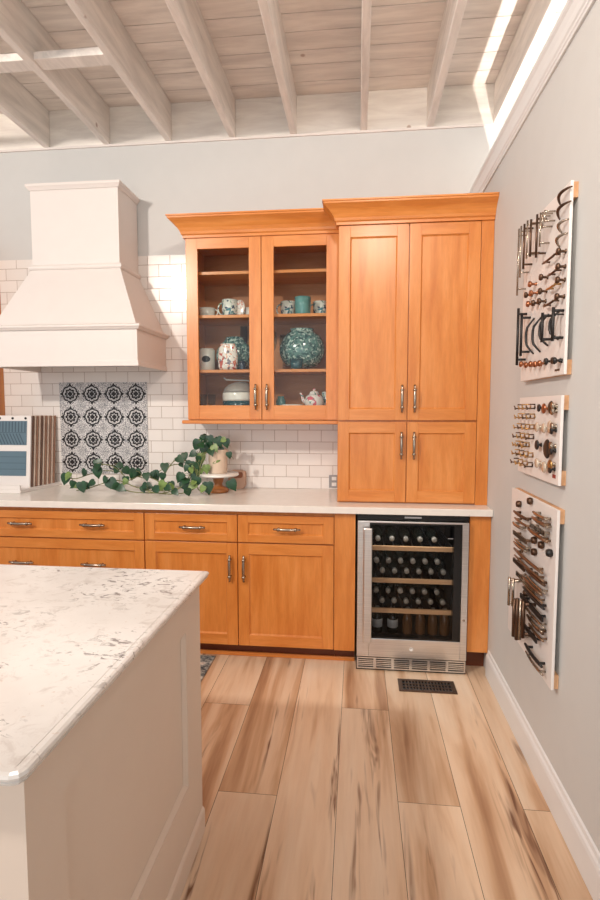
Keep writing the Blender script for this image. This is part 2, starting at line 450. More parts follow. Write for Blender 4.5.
# joists
jx = [-3.64, -3.225, -2.812, -2.39, -1.967, -1.54, -1.142, -.695, -.285, .118, .53, .95]
jlab = {-3.225:'whitewashed ceiling joist at the far left edge of the picture', -2.812:'whitewashed ceiling joist meeting the wall left of the hood',
  -2.39:'whitewashed ceiling joist directly above the range hood, carrying short blocks on both sides', -1.967:'whitewashed ceiling joist ending just right of the hood, one block on its left',
  -1.54:'whitewashed ceiling joist above the left glass door of the display cabinet', -1.142:'whitewashed ceiling joist above the right glass door of the display cabinet',
  -.695:'whitewashed ceiling joist above the left tall cabinet door, seen edge-on from below', -.285:'whitewashed ceiling joist above the right tall cabinet door',
  .118:'whitewashed ceiling joist running along the top of the right partition wall'}
for x in jx:
    if x > .2: continue
    bm = NB(); hw = .021
    rnd = random.Random(int(x*1000)); 
    secs = [0, -.8, -1.6, -2.4, -3.2, -4.0, -5.0, -6.2]
    for a, b in zip(secs, secs[1:]): pass
    box(bm, x-hw, x+hw, -6.2, -.0005, 3.2005, 3.4395)
    tag(obj('ceiling_joist', bm, joist_m, bevel=.004, at=(x, 0, 3.2005)), jlab.get(x, 'whitewashed ceiling joist farther left, outside the picture'), 'ceiling joist', 'ceiling joists')
for xa, xb, lab in ((-2.791, -2.411, 'short whitewashed block between the joists left of the hood chimney'), (-2.369, -1.988, 'short whitewashed block between the joists above the hood chimney'),
                    (-3.204, -2.833, 'short whitewashed block between the two leftmost joists')):
    bm = NB(); box(bm, xa+.0005, xb-.0005, -.855, -.765, 3.215, 3.253)
    tag(obj('joist_block', bm, joist_m, bevel=.003, at=(xa, -.81, 3.215)), lab, 'blocking', 'blocks between joists')

# backsplash (tiles are the surface of the back wall)
bm = NB()
box(bm, -4.3, -1.7525, -.008, -.0005, .9155, 2.470)
box(bm, -1.7525, -.832, -.008, -.0005, .9155, 1.357)
struct('trim_4', bm, subway_m)

# ------------------------------------------------------------------ cabinet parts
def door_mesh(x0, x1, z0, z1, y, st=.062, hollow=False, th=.02):
    """y = back plane of the door; front is y-th. slots 0 vertical grain, 1 horizontal grain"""
    bm = NB(); f = y-th; dz = min(st, (z1-z0)*.28) if not hollow else .072; db = dz if not hollow else .086
    box(bm, x0, x0+st, f, y, z0, z1, 0); box(bm, x1-st, x1, f, y, z0, z1, 0)
    box(bm, x0+st, x1-st, f, y, z1-dz, z1, 1); box(bm, x0+st, x1-st, f, y, z0, z0+db, 1)
    if not hollow:
        a0, a1, b0, b1 = x0+st, x1-st, z0+dz, z1-dz; e = .007
        # chamfered step down to the flat panel
        for (p, q) in (((a0,b0),(a1,b0)),((a1,b0),(a1,b1)),((a1,b1),(a0,b1)),((a0,b1),(a0,b0))):
            def inn(t): return (t[0]+(e if t[0]==a0 else -e), t[1]+(e if t[1]==b0 else -e))
            ip, iq = inn(p), inn(q)
            vs = [bm.verts.new(v) for v in ((p[0],f+.003,p[1]),(q[0],f+.003,q[1]),(iq[0],f+.0105,iq[1]),(ip[0],f+.0105,ip[1]))]
            bm.faces.new(vs)
        box(bm, a0, a1, f+.0105, y-.002, b0, b1, 0)
    return bm
WM = [maple_v, maple_h]
def pull(parent, x, y, z, vertical=True, ln=.15):
    bm = NB(); pts = []; rad = []
    for i in range(13):
        t = -1+2*i/12
        off = .030-.012*t*t
        pts.append((x, y-off, z+t*ln/2) if vertical else (x+t*ln/2, y-off, z))
        rad.append(.0045+.0042*(1-t*t)+(.002 if i in (0, 12) else 0))
    tube(bm, pts, rad, 10, 0, 1.0)
    for s in (-1, 1):
        p = (x, y, z+s*.048) if vertical else (x+s*.048, y, z)
        tube(bm, [(p[0], y+.0002, p[2]), (p[0], y-.004, p[2]), (p[0], y-.022, p[2])], [.0075, .0045, .004], 10, 0)
        q = (x, y-.026, z+s*.048) if vertical else (x+s*.048, y-.026, z)
        c = Vector(q); a = Vector((0,0,.009)) if vertical else Vector((.009,0,0))
        tube(bm, [c-a, c-a*.4, c+a*.4, c+a], [.006, .0105, .0105, .006], 10, 0)
    o = obj('handle', bm, nickel, parent)
    return o
def door(root, x0, x1, z0, z1, y, hx=None, hz=None, name='door', **kw):
    d = obj(name, door_mesh(x0, x1, z0, z1, y, **kw), WM, root, bevel=.0012)
    if hx is not None: pull(d, hx, y-.02, hz, True)
    return d
def drawer(root, x0, x1, z0, z1, y, hxs):
    d = obj('drawer_front', door_mesh(x0, x1, z0, z1, y, st=.058), [maple_v, maple_h], root, bevel=.0012)
    for h in hxs: pull(d, h, y-.02, (z0+z1)/2+.004, False)
    return d
CT = .877
def base_body(root, x0, x1, y=-.60):
    bm = NB(); box(bm, x0+.0004, x1-.0004, y, -.001, .09, CT-.0005); obj('body', bm, WM, root)
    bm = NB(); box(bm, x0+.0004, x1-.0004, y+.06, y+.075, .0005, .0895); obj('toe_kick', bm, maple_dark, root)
YB = -.60
# drawer base under the hood
r = thing('drawer_base_cabinet', 'maple base cabinet of wide drawers with two handles each, under the range hood', 'cabinet', (-2.466, -.3, 0))
base_body(r, -2.995, -1.938)
for z0, z1 in ((.695, .851), (.392, .687), (.095, .384)):
    drawer(r, -2.993, -1.941, z0, z1, YB, (-2.69, -2.243))
r2 = dup(r, (-2.466-1.0575, -.3, 0), 'maple wide drawer base cabinet farther left, outside the picture')
# door base
r = thing('base_cabinet', 'maple base cabinet with two drawers above two doors, between wide drawers and wine cooler', 'cabinet', (-1.39, -.3, 0))
base_body(r, -1.938, -.843)
drawer(r, -1.935, -1.393, .697, .851, YB, (-1.648,)); drawer(r, -1.388, -.846, .697, .851, YB, (-1.106,))
door(r, -1.935, -1.393, .093, .689, YB, -1.433, .548); door(r, -1.388, -.846, .093, .689, YB, -1.352, .548)
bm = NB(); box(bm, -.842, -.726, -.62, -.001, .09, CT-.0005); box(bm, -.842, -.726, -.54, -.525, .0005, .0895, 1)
tag(obj('filler_panel', bm, [maple_v, maple_dark], bevel=.001, at=(-.784, -.6, 0)), 'plain narrow maple panel left of the wine cooler', 'cabinet panel')
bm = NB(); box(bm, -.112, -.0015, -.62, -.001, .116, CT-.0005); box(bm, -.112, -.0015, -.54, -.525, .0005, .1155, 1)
tag(obj('filler_panel', bm, [maple_v, maple_dark], bevel=.001, at=(-.056, -.6, 0)), 'plain maple panel between the wine cooler and the right wall', 'cabinet panel')
bm = NB(); box(bm, -4.05, -.726, -.557, -.5415, .0005, .022)
tag(obj('toe_moulding', bm, maple_h, bevel=.003, at=(-1.5, -.55, 0)), 'thin wooden moulding along the floor under the base cabinets', 'moulding')
# counter
bm = NB(); box(bm, -4.06, -.0012, -.655, -.0008, CT, .915)
tag(obj('worktop', bm, counter_m, bevel=.003, at=(-2, -.3, CT)), 'long off-white quartz worktop running along the back wall', 'worktop')

# tall cabinet standing on the worktop
r = thing('tall_cabinet', 'tall maple cabinet with four solid doors standing on the worktop by the right wall', 'cabinet', (-.43, -.25, .9155))
bm = NB(); box(bm, -.832, -.0012, -.50, -.0005, .9155, 2.462); box(bm, -.0665, -.0012, -.52, -.50, .9155, 2.462); obj('body', bm, WM, r, bevel=.001)
for x0, x1, h in ((-.829, -.449, -.476), (-.444, -.069, -.407)):
    door(r, x0, x1, 1.386, 2.450, -.50, h, 1.505); door(r, x0, x1, .925, 1.376, -.50, h, 1.245)
CR = lambda z, h, pr: [(0,z),(.012,z),(.012,z+.014),(.020,z+.02),(.024,z+.034),(.034,z+.052),(.052,z+.073),(pr-.012,z+h-.022),(pr-.006,z+h-.018),(pr-.006,z+h-.01),(pr,z+h-.008),(pr,z+h),(0,z+h)]
bm = NB(); sweep(bm, [(-.832, -.452), (-.832, -.52), (-.0012, -.52)], CR(2.452, .112, .085))
box(bm, -.832, -.0012, -.52, -.003, 2.4625, 2.56); obj('crown_moulding', bm, maple_h, r)

# glass display cabinet (also used, further left, on the other side of the hood)
def glass_cabinet(xl, xr, label, real=True):
    xm = (xl+xr)/2
    r = thing('display_cabinet' if real else 'wall_cabinet', label, 'cabinet', (xm, -.17, 1.38))
    T = .018
    bm = NB()
    box(bm, xl, xl+T, -.34, -.0095, 1.38, 2.475); box(bm, xr-T, xr, -.34, -.0095, 1.38, 2.475)
    box(bm, xl+T, xr-T, -.34, -.0095, 1.38, 1.440, 1); box(bm, xl+T, xr-T, -.34, -.0095, 2.455, 2.475, 1)
    box(bm, xl+T, xr-T, -.02, -.0095, 1.4402, 2.455, 2)
    box(bm, xm-.012, xm+.012, -.34, -.325, 1.4402, 2.455)
    obj('body', bm, [maple_v, maple_h, maple_in], r)
    for z in (1.688, 2.017, 2.275):
        bm = NB(); box(bm, xl+T+.0005, xr-T-.0005, -.322, -.0205, z-.018, z); obj('shelf', bm, maple_h, r, bevel=.001)
    for x0, x1, h in ((xl+.001, xm-.002, xm-.034), (xm+.002, xr-.001, xm+.034)):
        d = door(r, x0, x1, 1.384, 2.471, -.3405, h, 1.52, name='glass_door', st=.072, hollow=True)
        bm = NB(); box(bm, x0+.07, x1-.07, -.350, -.346, 1.466, 2.402); obj('glass_pane', bm, pane_glass, d)
    bm = NB(); box(bm, xl-.03 if real else xl, xr if not real else xr-.001, -.385, -.0095, 1.358, 1.3795); obj('light_rail', bm, maple_h, r, bevel=.004)
    bm = NB()
    if real: sweep(bm, [(xl, -.0095), (xl, -.36), (xr, -.36)], CR(2.462, .115, .088))
    else: sweep(bm, [(xl, -.36), (xr, -.36)], CR(2.462, .115, .088))
    box(bm, xl, xr, -.36, -.0095, 2.476, 2.57); obj('crown_moulding', bm, maple_h, r)
    return r
glass_cabinet(-1.752, -.834, 'maple wall cabinet with two glass doors showing teal and floral crockery')
glass_cabinet(-4.27, -3.19, 'maple wall cabinet whose side shows at the left picture edge, beyond the range hood', False)

# ------------------------------------------------------------------ range hood
r = thing('range_hood', 'large cream painted range hood with flared skirt on the tiled wall', 'range hood', (-2.47, -.25, 1.705))
HX0, HX1, CX0, CX1 = -2.93, -2.011, -2.764, -2.193
bm = NB(); box(bm, CX0, CX1, -.295, -.0085, 2.335, 2.80); obj('chimney', bm, hood_paint, r)
bm = NB(); sweep(bm, [(CX0, -.0085), (CX0, -.295), (CX1, -.295), (CX1, -.0085)], [(0,2.805),(.006,2.805),(.01,2.812),(.018,2.822),(.021,2.825),(.021,2.84),(0,2.84)])
box(bm, CX0, CX1, -.295, -.0085, 2.8005, 2.84); obj('crown_moulding', bm, hood_paint, r)
bm = NB(); sweep(bm, [(CX0, -.0085), (CX0, -.296), (CX1, -.296), (CX1, -.0085)], [(0,2.318),(.014,2.318),(.020,2.326),(.020,2.336),(.012,2.348),(0,2.352)]); obj('band_moulding', bm, hood_paint, r)
bm = NB(); hexa(bm, [(HX0,-.486,1.93),(HX1,-.486,1.93),(HX1,-.0085,1.93),(HX0,-.0085,1.93),(CX0,-.296,2.334),(CX1,-.296,2.334),(CX1,-.0085,2.334),(CX0,-.0085,2.334)]); obj('skirt', bm, hood_paint, r)
bm = NB()
box(bm, HX0, HX0+.02, -.486, -.0085, 1.705, 1.9295); box(bm, HX1-.02, HX1, -.486, -.0085, 1.705, 1.9295); box(bm, HX0+.02, HX1-.02, -.486, -.466, 1.705, 1.9295)
box(bm, HX0+.02, HX1-.02, -.466, -.0085, 1.74, 1.78)
obj('apron', bm, hood_paint, r, bevel=.001)
bm = NB(); sweep(bm, [(HX0, -.0085), (HX0, -.486), (HX1, -.486), (HX1, -.0085)], [(0,1.918),(.012,1.918),(.018,1.926),(.026,1.932),(.026,1.942),(.012,1.95),(0,1.952)]); obj('ledge_moulding', bm, hood_paint, r)
bm = NB(); sweep(bm, [(HX0, -.0085), (HX0, -.486), (HX1, -.486), (HX1, -.0085)], [(0,1.703),(.006,1.703),(.006,1.728),(.002,1.733),(0,1.733)]); obj('bottom_moulding', bm, hood_paint, r)
bm = NB(); box(bm, HX0+.15, HX1-.15, -.42, -.08, 1.728, 1.7395); obj('filter_insert', bm, steel, r)

# ------------------------------------------------------------------ patterned tile panel
def star(bm, cx, cz, s, y, m):
    """one black rosette of a 15 cm tile, raised a hair above the glaze"""
    d = .0006
    def ring(ro_f, ri_f, n=64):
        A = []; B = []; A2 = []; B2 = []
        for k in range(n):
            a = 2*PI*k/n; ro, ri = ro_f(a)*s, ri_f(a)*s
            for lst, rr, yy in ((A, ro, y-d), (B, ri, y-d)):
                lst.append(bm.verts.new((cx+rr*math.cos(a), yy, cz+rr*math.sin(a))))
        for k in range(n):
            bm.faces.new((A[k], A[(k+1) % n], B[(k+1) % n], B[k])).material_index = m
    def poly(pts):
        bm.faces.new([bm.verts.new((cx+p[0]*s, y-d*1.01, cz+p[1]*s)) for p in pts]).material_index = m
    lob = lambda a: .315+.035*abs(math.cos(4*a))**.7
    ring(lambda a: lob(a)+.03, lambda a: lob(a)-.035)
    pet = lambda a: .145+.07*abs(math.cos(4*a))**.7
    ring(lambda a: pet(a)+.035, lambda a: pet(a)-.06)
    poly([(.10*math.cos(2*PI*k/8)*(1.15 if k % 2 == 0 else .9), .10*math.sin(2*PI*k/8)*(1.15 if k % 2 == 0 else .9)) for k in range(8)])
    for k in range(4):
        a = k*PI/2; c, sn = math.cos(a), math.sin(a)
        def rt(p): return (p[0]*c-p[1]*sn, p[0]*sn+p[1]*c)
        poly([rt(p) for p in ((.34,-.03),(.38,-.075),(.41,-.04),(.455,-.035),(.455,.035),(.41,.04),(.38,.075),(.34,.03))])
        for off in (-.115, .115):
            poly([rt((.385+.03*math.cos(2*PI*j/8), off*1.1+.03*math.sin(2*PI*j/8))) for j in range(8)])
def lace(bm, cx, cz, s, y, m):
    """fine grey rings at tile corners"""
    d = .0004
    for (r0, r1, k0, nb) in ((.05,.07,0,16),(.11,.125,.5,16),(.17,.185,0,20)):
        n = 40; A = []; B = []
        for k in range(n):
            a = 2*PI*k/n; w = 1+.12*math.cos(8*a+k0*PI)
            A.append(bm.verts.new((cx+r1*w*s*math.cos(a), y-d, cz+r1*w*s*math.sin(a)))); B.append(bm.verts.new((cx+r0*w*s*math.cos(a), y-d, cz+r0*w*s*math.sin(a))))
        for k in range(n): bm.faces.new((A[k], A[(k+1) % n], B[(k+1) % n], B[k])).material_index = m
    for k in range(12):
        a = 2*PI*k/12; r = .225*s; q = .014*s
        x, z = cx+r*math.cos(a), cz+r*math.sin(a)
        bm.faces.new([bm.verts.new((x+q*math.cos(2*PI*j/6), y-d, z+q*math.sin(2*PI*j/6))) for j in range(6)]).material_index = m
bm = NB(); px0, pz0, ts = -2.781, .999, .158; yt = -.0122
for i in range(4):
    for j in range(4):
        box(bm, px0+i*ts+.0006, px0+(i+1)*ts-.0006, yt, -.0085, pz0+j*ts+.0006, pz0+(j+1)*ts-.0006, 0)
        star(bm, px0+(i+.5)*ts, pz0+(j+.5)*ts, ts, yt, 1)
box(bm, px0, px0+4*ts, yt+.001, -.0085, pz0, pz0+4*ts, 2)
for i in range(4):
    for j in range(4):
        cx, cz = px0+(i+.5)*ts, pz0+(j+.5)*ts
        for sx in (-1, 1):
            for sz in (-1, 1):
                lace_c = (cx+sx*.5*ts, cz+sz*.5*ts)
        pass
for i in range(1, 4):
    for j in range(1, 4): lace(bm, px0+i*ts, pz0+j*ts, ts, yt, 2)
for i in range(0, 5):
    for j in range(0, 5):
        if 0 < i < 4 and 0 < j < 4: continue
        # half and quarter corners: small grey lozenges that stay on the tile
        for k in range(16):
            a = 2*PI*k/16
            for rr in (.08, .16, .23):
                x, z = px0+i*ts+rr*ts*math.cos(a), pz0+j*ts+rr*ts*math.sin(a); q = .02*ts
                if px0+q < x < px0+4*ts-q and pz0+q < z < pz0+4*ts-q:
                    bm.faces.new([bm.verts.new((x+q*math.cos(2*PI*m/6), yt-.0004, z+q*math.sin(2*PI*m/6))) for m in range(6)]).material_index = 2
tag(obj('patterned_tile_panel', bm, [tile_white, black_print, grey_print], at=(px0+2*ts, -.01, pz0)), 'square panel of sixteen black and white rosette tiles set in the wall under the hood', 'tile panel')

# ------------------------------------------------------------------ wine cooler
r = thing('wine_cooler', 'stainless steel wine cooler with glass door and three wooden shelves under the worktop', 'wine cooler', (-.418, -.35, .001))
X0, X1 = -.716, -.121
bm = NB()
box(bm, X0, X0+.03, -.60, -.03, .10, .874); box(bm, X1-.03, X1, -.60, -.03, .10, .874)
box(bm, X0+.03, X1-.03, -.60, -.03, .10, .14); box(bm, X0+.03, X1-.03, -.60, -.03, .835, .874); box(bm, X0+.03, X1-.03, -.06, -.03, .14, .835)
obj('body', bm, inner_black, r)
bm = NB(); box(bm, X0, X1, -.64, -.601, .846, .874); obj('control_strip', bm, black_plastic, r, bevel=.002)
bm = NB(); box(bm, X0+.255, X0+.345, -.6425, -.6402, .857, .866); obj('display', bm, grey_plastic, r)
ld = bpy.data.lights.new('cooler_fill_light', 'AREA'); ld.energy = .55; ld.color = (1, .95, .88); ld.shape = 'RECTANGLE'; ld.size = .4; ld.size_y = .04  # added unseen lamp that brightens the bottles and shelf fronts
lo = bpy.data.objects.new('cooler_fill_light', ld); COL.objects.link(lo); lo.parent = r; lo.location = (0, -.235, .828)
bm = NB(); box(bm, X0, X1, -.645, -.05, .001, .0995); obj('plinth', bm, inner_black, r)
# grille
bm = NB(); gz0, gz1 = .012, .076
box(bm, X0+.004, X1-.004, -.655, -.6455, gz0, gz0+.007); box(bm, X0+.004, X1-.004, -.655, -.6455, gz1-.007, gz1)
n = 6; W = (X1-X0-.008)/n
for i in range(n+1):
    xc = X0+.004+i*W; box(bm, max(X0+.004, xc-.007), min(X1-.004, xc+.007), -.6549, -.6456, gz0+.0071, gz1-.0071)
for k in range(1, 5):
    z = gz0+.007+k*(gz1-gz0-.014)/5; box(bm, X0+.006, X1-.006, -.6545, -.646, z-.0028, z+.0028)
obj('grille', bm, steel, r)
dz0, dz1 = .082, .842
bm = NB(); box(bm, X0+.002, X0+.068, -.66, -.605, dz0, dz1); box(bm, X1-.036, X1-.002, -.66, -.605, dz0, dz1)
box(bm, X0+.068, X1-.036, -.66, -.605, dz0, .186); box(bm, X0+.068, X1-.036, -.66, -.605, .832, dz1)
d = obj('door', bm, steel, r, bevel=.002)
bm = NB(); gx0, gx1 = X0+.0685, X1-.0365
box(bm, gx0, gx0+.012, -.657, -.608, .1865, .8315); box(bm, gx1-.042, gx1, -.657, -.608, .1865, .8315); box(bm, gx0+.012, gx1-.042, -.657, -.608, .1865, .196); box(bm, gx0+.012, gx1-.042, -.657, -.608, .822, .8315)
obj('door_gasket', bm, black_plastic, d)
bm = NB(); box(bm, gx0+.0125, gx1-.0425, -.655, -.650, .1965, .8215); obj('glass_pane', bm, cooler_glass, d)
bm = NB(); box(bm, X0+.034, X0+.080, -.712, -.698, .180, .812)
for z in (.21, .78): box(bm, X0+.044, X0+.060, -.698, -.6602, z-.012, z+.012)
obj('handle', bm, steel, d, bevel=.005)
bm = NB(); lathe(bm, [(.011, 0), (.011, .0012), (.0085, .0012), (.0085, .0004), (0, .0004)], (X0+.298, -.6602, .134), 24, 0, 'y'); box(bm, X0+.2965, X0+.2995, -.6618, -.6603, .127, .141); obj('badge', bm, white_plastic, d)
bm = NB(); lathe(bm, [(.006, 0), (.006, .004), (0, .004)], (X1-.02, -.6602, .31), 16, 0, 'y'); obj('lock', bm, nickel, d)
bm = NB(); box(bm, gx1-.075, gx1-.048, -.6562, -.6552, .752, .756); obj('door_print', bm, grey_plastic, d)
for z in (.686, .502, .329):
    bm = NB(); box(bm, gx0+.006, gx1-.03, -.585, -.567, z-.024, z)
    for i in range(9):
        x = gx0+.03+i*.053; box(bm, x-.004, x+.004, -.567, -.08, z-.010, z-.003, 1)
    box(bm, gx0+.006, gx1-.03, -.09, -.078, z-.024, z, 1)
    obj('shelf', bm, [shelf_wood, inner_black], r, bevel=.001)
# bottles
bottle_glass = plain('dark_bottle_glass', (30,34,30), .1, var=.1, coat=.5)
capsule = plain('bottle_capsule', (150,146,138), .4, .2)
def bottle_bm():
    b = NB(); lathe(b, [(0,0),(.030,0),(.0325,.006),(.0325,.17),(.026,.195),(.014,.215),(.0135,.245),(0,.245)], (0,0,0), 20, 0, 'y'); return b
def first_bottle(loc, label, group):
    t = thing('wine_bottle', label, 'bottle', loc, group)
    o = obj('glass', _mv(bottle_bm(), loc), bottle_glass, t)
    b = NB(); lathe(b, [(.0138,.246),(.0138,.262),(.0145,.266),(.0145,.276),(.011,.279),(.0,.277)], loc, 20, 0, 'y'); obj('capsule', b, capsule, t)
    return t
def _mv(bm, v):
    bmesh.ops.translate(bm, verts=bm.verts, vec=Vector(v)); return bm
ft = None
rows = [('upper', .502, .035, -.595, 6, 'lower layer on the upper-middle shelf'),]
def rowof(z, xs, lab, group):
    global ft
    pos = ['leftmost', 'second from left', 'third from left', 'fourth from left', 'fifth from left', 'rightmost']
    if len(xs) == 5: pos = ['leftmost', 'second from left', 'middle', 'second from right', 'rightmost']
    for x, pw in zip(xs, pos):
        loc = (x, -.275, z); lb = pw+' '+lab
        if ft is None: ft = first_bottle(loc, lb, group)
        else: dup(ft, loc, lb, group)
rowof(.502+.0335, [-.572+.0675*i for i in range(6)], 'wine bottle of the lower row between top and middle cooler shelves', 'bottles in the cooler, second bay lower row')
rowof(.502+.0335+.058, [-.606+.0675*i for i in range(6)], 'wine bottle of the upper row between top and middle cooler shelves', 'bottles in the cooler, second bay upper row')
rowof(.329+.0335, [-.572+.0675*i for i in range(6)], 'wine bottle of the lower row above the lowest cooler shelf', 'bottles in the cooler, third bay lower row')
rowof(.329+.0335+.058, [-.606+.0675*i for i in range(6)], 'wine bottle of the upper row above the lowest cooler shelf', 'bottles in the cooler, third bay upper row')
rowof(.686+.0335, [-.60+.078*i for i in range(5)], 'wine bottle lying on the topmost cooler shelf', 'bottles on the top cooler shelf')
can_body = plain('amber_bottle', (110,74,44), .2, coat=.4)
for i, (x, lab, m, lm) in enumerate([(-.595, 'standing bottle with white label at the left of the cooler floor', bottle_glass, white_plastic), (-.505, 'standing bottle with white label, second from left on the cooler floor', bottle_glass, white_plastic),
     (-.42, 'amber standing bottle in the middle of the cooler floor', can_body, None), (-.345, 'amber standing bottle right of the middle of the cooler floor', can_body, None),
     (-.275, 'amber standing bottle near the right of the cooler floor', can_body, None), (-.207, 'amber standing bottle at the right end of the cooler floor', can_body, None)]):
    t = thing('bottle', lab, 'bottle', (x, -.45, .1405), 'standing bottles in the cooler')
    b = NB(); lathe(b, [(0,.1405),(.028,.1405),(.03,.147),(.03,.225),(.022,.248),(.012,.262),(.0115,.287),(0,.287)], (x, -.45, 0), 20); obj('glass', b, m, t)
    if lm:
        b = NB(); lathe(b, [(.0304,.175),(.0308,.1752),(.0308,.222),(.0304,.2222)], (x, -.45, 0), 20); obj('paper_label', b, lm, t)
    b = NB(); lathe(b, [(.0128,.275),(.013,.292),(0,.292)], (x, -.45, 0), 16); obj('cap', b, capsule, t)

# floor vent
r = thing('floor_vent', 'bronze slotted floor register in the planks before the wine cooler', 'floor vent', (-.35, -.79, .0005))
vx0, vx1, vy0, vy1 = -.495, -.202, -.862, -.738
bm = NB()
for a in ((vx0, vx1, vy0, vy0+.017), (vx0, vx1, vy1-.017, vy1), (vx0, vx0+.022, vy0+.017, vy1-.017), (vx1-.022, vx1, vy0+.017, vy1-.017)): box(bm, *a, .0005, .006)
obj('frame', bm, bronze, r, bevel=.001)
bm = NB()
for i in range(1, 15):
    x = vx0+.022+i*(vx1-vx0-.044)/15; box(bm, x-.0035, x+.0035, vy0+.017, vy1-.017, .002, .0055)
for i in (1, 2): 
    y = vy0+.017+i*(vy1-vy0-.034)/3; box(bm, vx0+.022, vx1-.022, y-.003, y+.003, .0015, .005)
obj('louvre', bm, bronze, r)
bm = NB(); box(bm, vx0+.004, vx1-.004, vy0+.004, vy1-.004, .0003, .0012); obj('duct_shadow_sheet', bm, black_plastic, r)  # black sheet whose colour stands in for the shade inside the duct

# wall outlet
r = thing('wall_outlet', 'small grey power outlet on the tile beside the tall cabinet', 'outlet', (-.868, -.008, .963))
bm = NB(); box(bm, -.905, -.838, -.0125, -.0085, .925, 1.01); obj('cover_plate', bm, grey_plastic, r, bevel=.0015)
bm = NB(); 
for z in (.948, .987): box(bm, -.887, -.856, -.0142, -.0126, z-.012, z+.012)
obj('socket', bm, white_plastic, r, bevel=.001)

# ------------------------------------------------------------------ island
r = thing('kitchen_island', 'cream panelled kitchen island with speckled white quartz top, in the left foreground', 'island', (-2.2, -2.35, 0))
IX, IY0, IY1, IL = -1.24, -2.80, -1.853, -3.6
bm = NB(); box(bm, IL, IX-.014, IY0+.014, IY1, .001, .8985)
sx = IX-.014
def fr(y0, y1, z0, z1): box(bm, sx, IX, y0, y1, z0, z1)
pz0_, pz1_, py0_, py1_ = .262, .762, IY0+.115, IY1-.145
fr(IY0, IY0+.115, .001, .8985); fr(IY1-.145, IY1, .001, .8985); fr(py0_, py1_, pz1_, .8985); fr(py0_, py1_, .001, pz0_)
box(bm, IL, sx, IY0, IY0+.014, .001, .8985)
obj('body', bm, island_paint, r)
bm = NB()                                               # bead around the recessed panel
e = .012
for (a, b) in (((py0_,pz0_),(py1_,pz0_)),((py1_,pz0_),(py1_,pz1_)),((py1_,pz1_),(py0_,pz1_)),((py0_,pz1_),(py0_,pz0_))):
    def inn(t): return (t[0]+(e if t[0]==py0_ else -e), t[1]+(e if t[1]==pz0_ else -e))
    ia, ib = inn(a), inn(b)
    bm.faces.new([bm.verts.new(v) for v in ((IX-.002,a[0],a[1]),(IX-.002,b[0],b[1]),(sx+.0005,ib[0],ib[1]),(sx+.0005,ia[0],ia[1]))])
obj('panel_moulding', bm, island_paint, r)
bm = NB(); sweep(bm, [(IL, IY0-.0005), (IX+.0005, IY0-.0005), (IX+.0005, IY1)], [(0,.0005),(.008,.0005),(.008,.072),(.005,.08),(.002,.084),(0,.086)]); obj('base_moulding', bm, island_paint, r)
bm = NB()
TX, TY0, TY1 = -1.198, -2.868, -1.872
c = .02
pl = [(IL-.03, TY0), (TX-c, TY0), (TX-.006, TY0+.006), (TX, TY0+c), (TX, TY1-.008), (TX-.008, TY1), (IL-.03, TY1)]
prof = [(-.02,.899),(-.010,.899),(-.005,.901),(-.003,.905),(-.006,.907),(-.006,.9085),(-.001,.910),(.0,.914),(-.003,.918),(-.009,.920),(-.02,.920)]
prism(bm, [(IL-.03, TY0+.02), (TX-.021, TY0+.02), (TX-.021, TY1-.02), (IL-.03, TY1-.02)], 'z', .899, .920)
sweep(bm, pl, prof); 
obj('quartz_top', bm, quartz_m, r)

# rug
def rug_mat():
    t = NT('floral_rug'); v = t.coord()
    vo = t.n('ShaderNodeTexVoronoi'); vo.inputs['Scale'].default_value = 16; t.l(v, vo.inputs['Vector'])
    c = t.ramp(vo.outputs['Distance'], [(.12, L((196,150,130))), (.3, L((206,200,190))), (.42, L((90,96,98))), (.6, L((60,62,66)))])
    n = t.noise(v, 40, 4, .7); c = t.mix(.4, c, t.ramp(n, [(.4, L((70,72,76))), (.6, L((226,220,208)))]))
    t.l(c, t.b.inputs['Base Color']); t.b.inputs['Roughness'].default_value = .95; t.bump(n, .4, .004); return t.m
bm = NB(); box(bm, -3.0, -1.535, -1.22, -.585, .0005, .008)
tag(obj('kitchen_rug', bm, rug_mat(), bevel=.003, at=(-2.2, -.9, 0)), 'grey floral patterned runner rug between the island and the base cabinets', 'rug')

# ------------------------------------------------------------------ crockery in the glass cabinet
def mug(name, label, x, y, z, rad, h, mat, side=1, handle=True, group='mugs behind the glass doors', taper=.9):
    t = thing(name, label, 'mug', (x, y, z), group)
    b = NB(); lathe(b, [(0,z),(rad*taper,z),(rad*taper*1.02,z+.004),(rad,z+h*.5),(rad,z+h),(rad-.003,z+h),(rad-.004,z+h*.5),(rad*taper-.004,z+.006),(0,z+.006)], (x, y, 0), 28); obj('cup', b, mat, t)
    if handle:
        b = NB(); c = Vector((x+side*rad*.97, y, z+h*.52)); pts = [c+Vector((side*.026*math.sin(a), 0, h*.33*math.cos(a))) for a in [PI*k/10 for k in range(11)]]
        tube(b, pts, .0045, 8); obj('handle', b, mat, t)
    return t
S1, S2, S3, SB = 2.2752, 2.0172, 1.6882, 1.4404
t = thing('teacup', 'low white teacup on a saucer at the left of the upper display shelf', 'teacup', (-1.665, -.2, S2))
b = NB(); lathe(b, [(0,S2),(.03,S2),(.062,.012+S2),(.062,.015+S2),(.03,.006+S2),(0,.006+S2)], (-1.667,-.2,0), 28); obj('saucer', b, white_ceramic, t)
b = NB(); lathe(b, [(0,S2+.007),(.034,S2+.007),(.046,S2+.02),(.05,S2+.062),(.047,S2+.062),(.042,S2+.02),(0,S2+.012)], (-1.667,-.2,0), 28); obj('cup', b, white_ceramic, t)
b = NB(); tube(b, [(-1.617+.018*math.sin(a), -.2, S2+.036+.018*math.cos(a)) for a in [PI*k/8 for k in range(9)]], .0035, 8); obj('handle', b, white_ceramic, t)
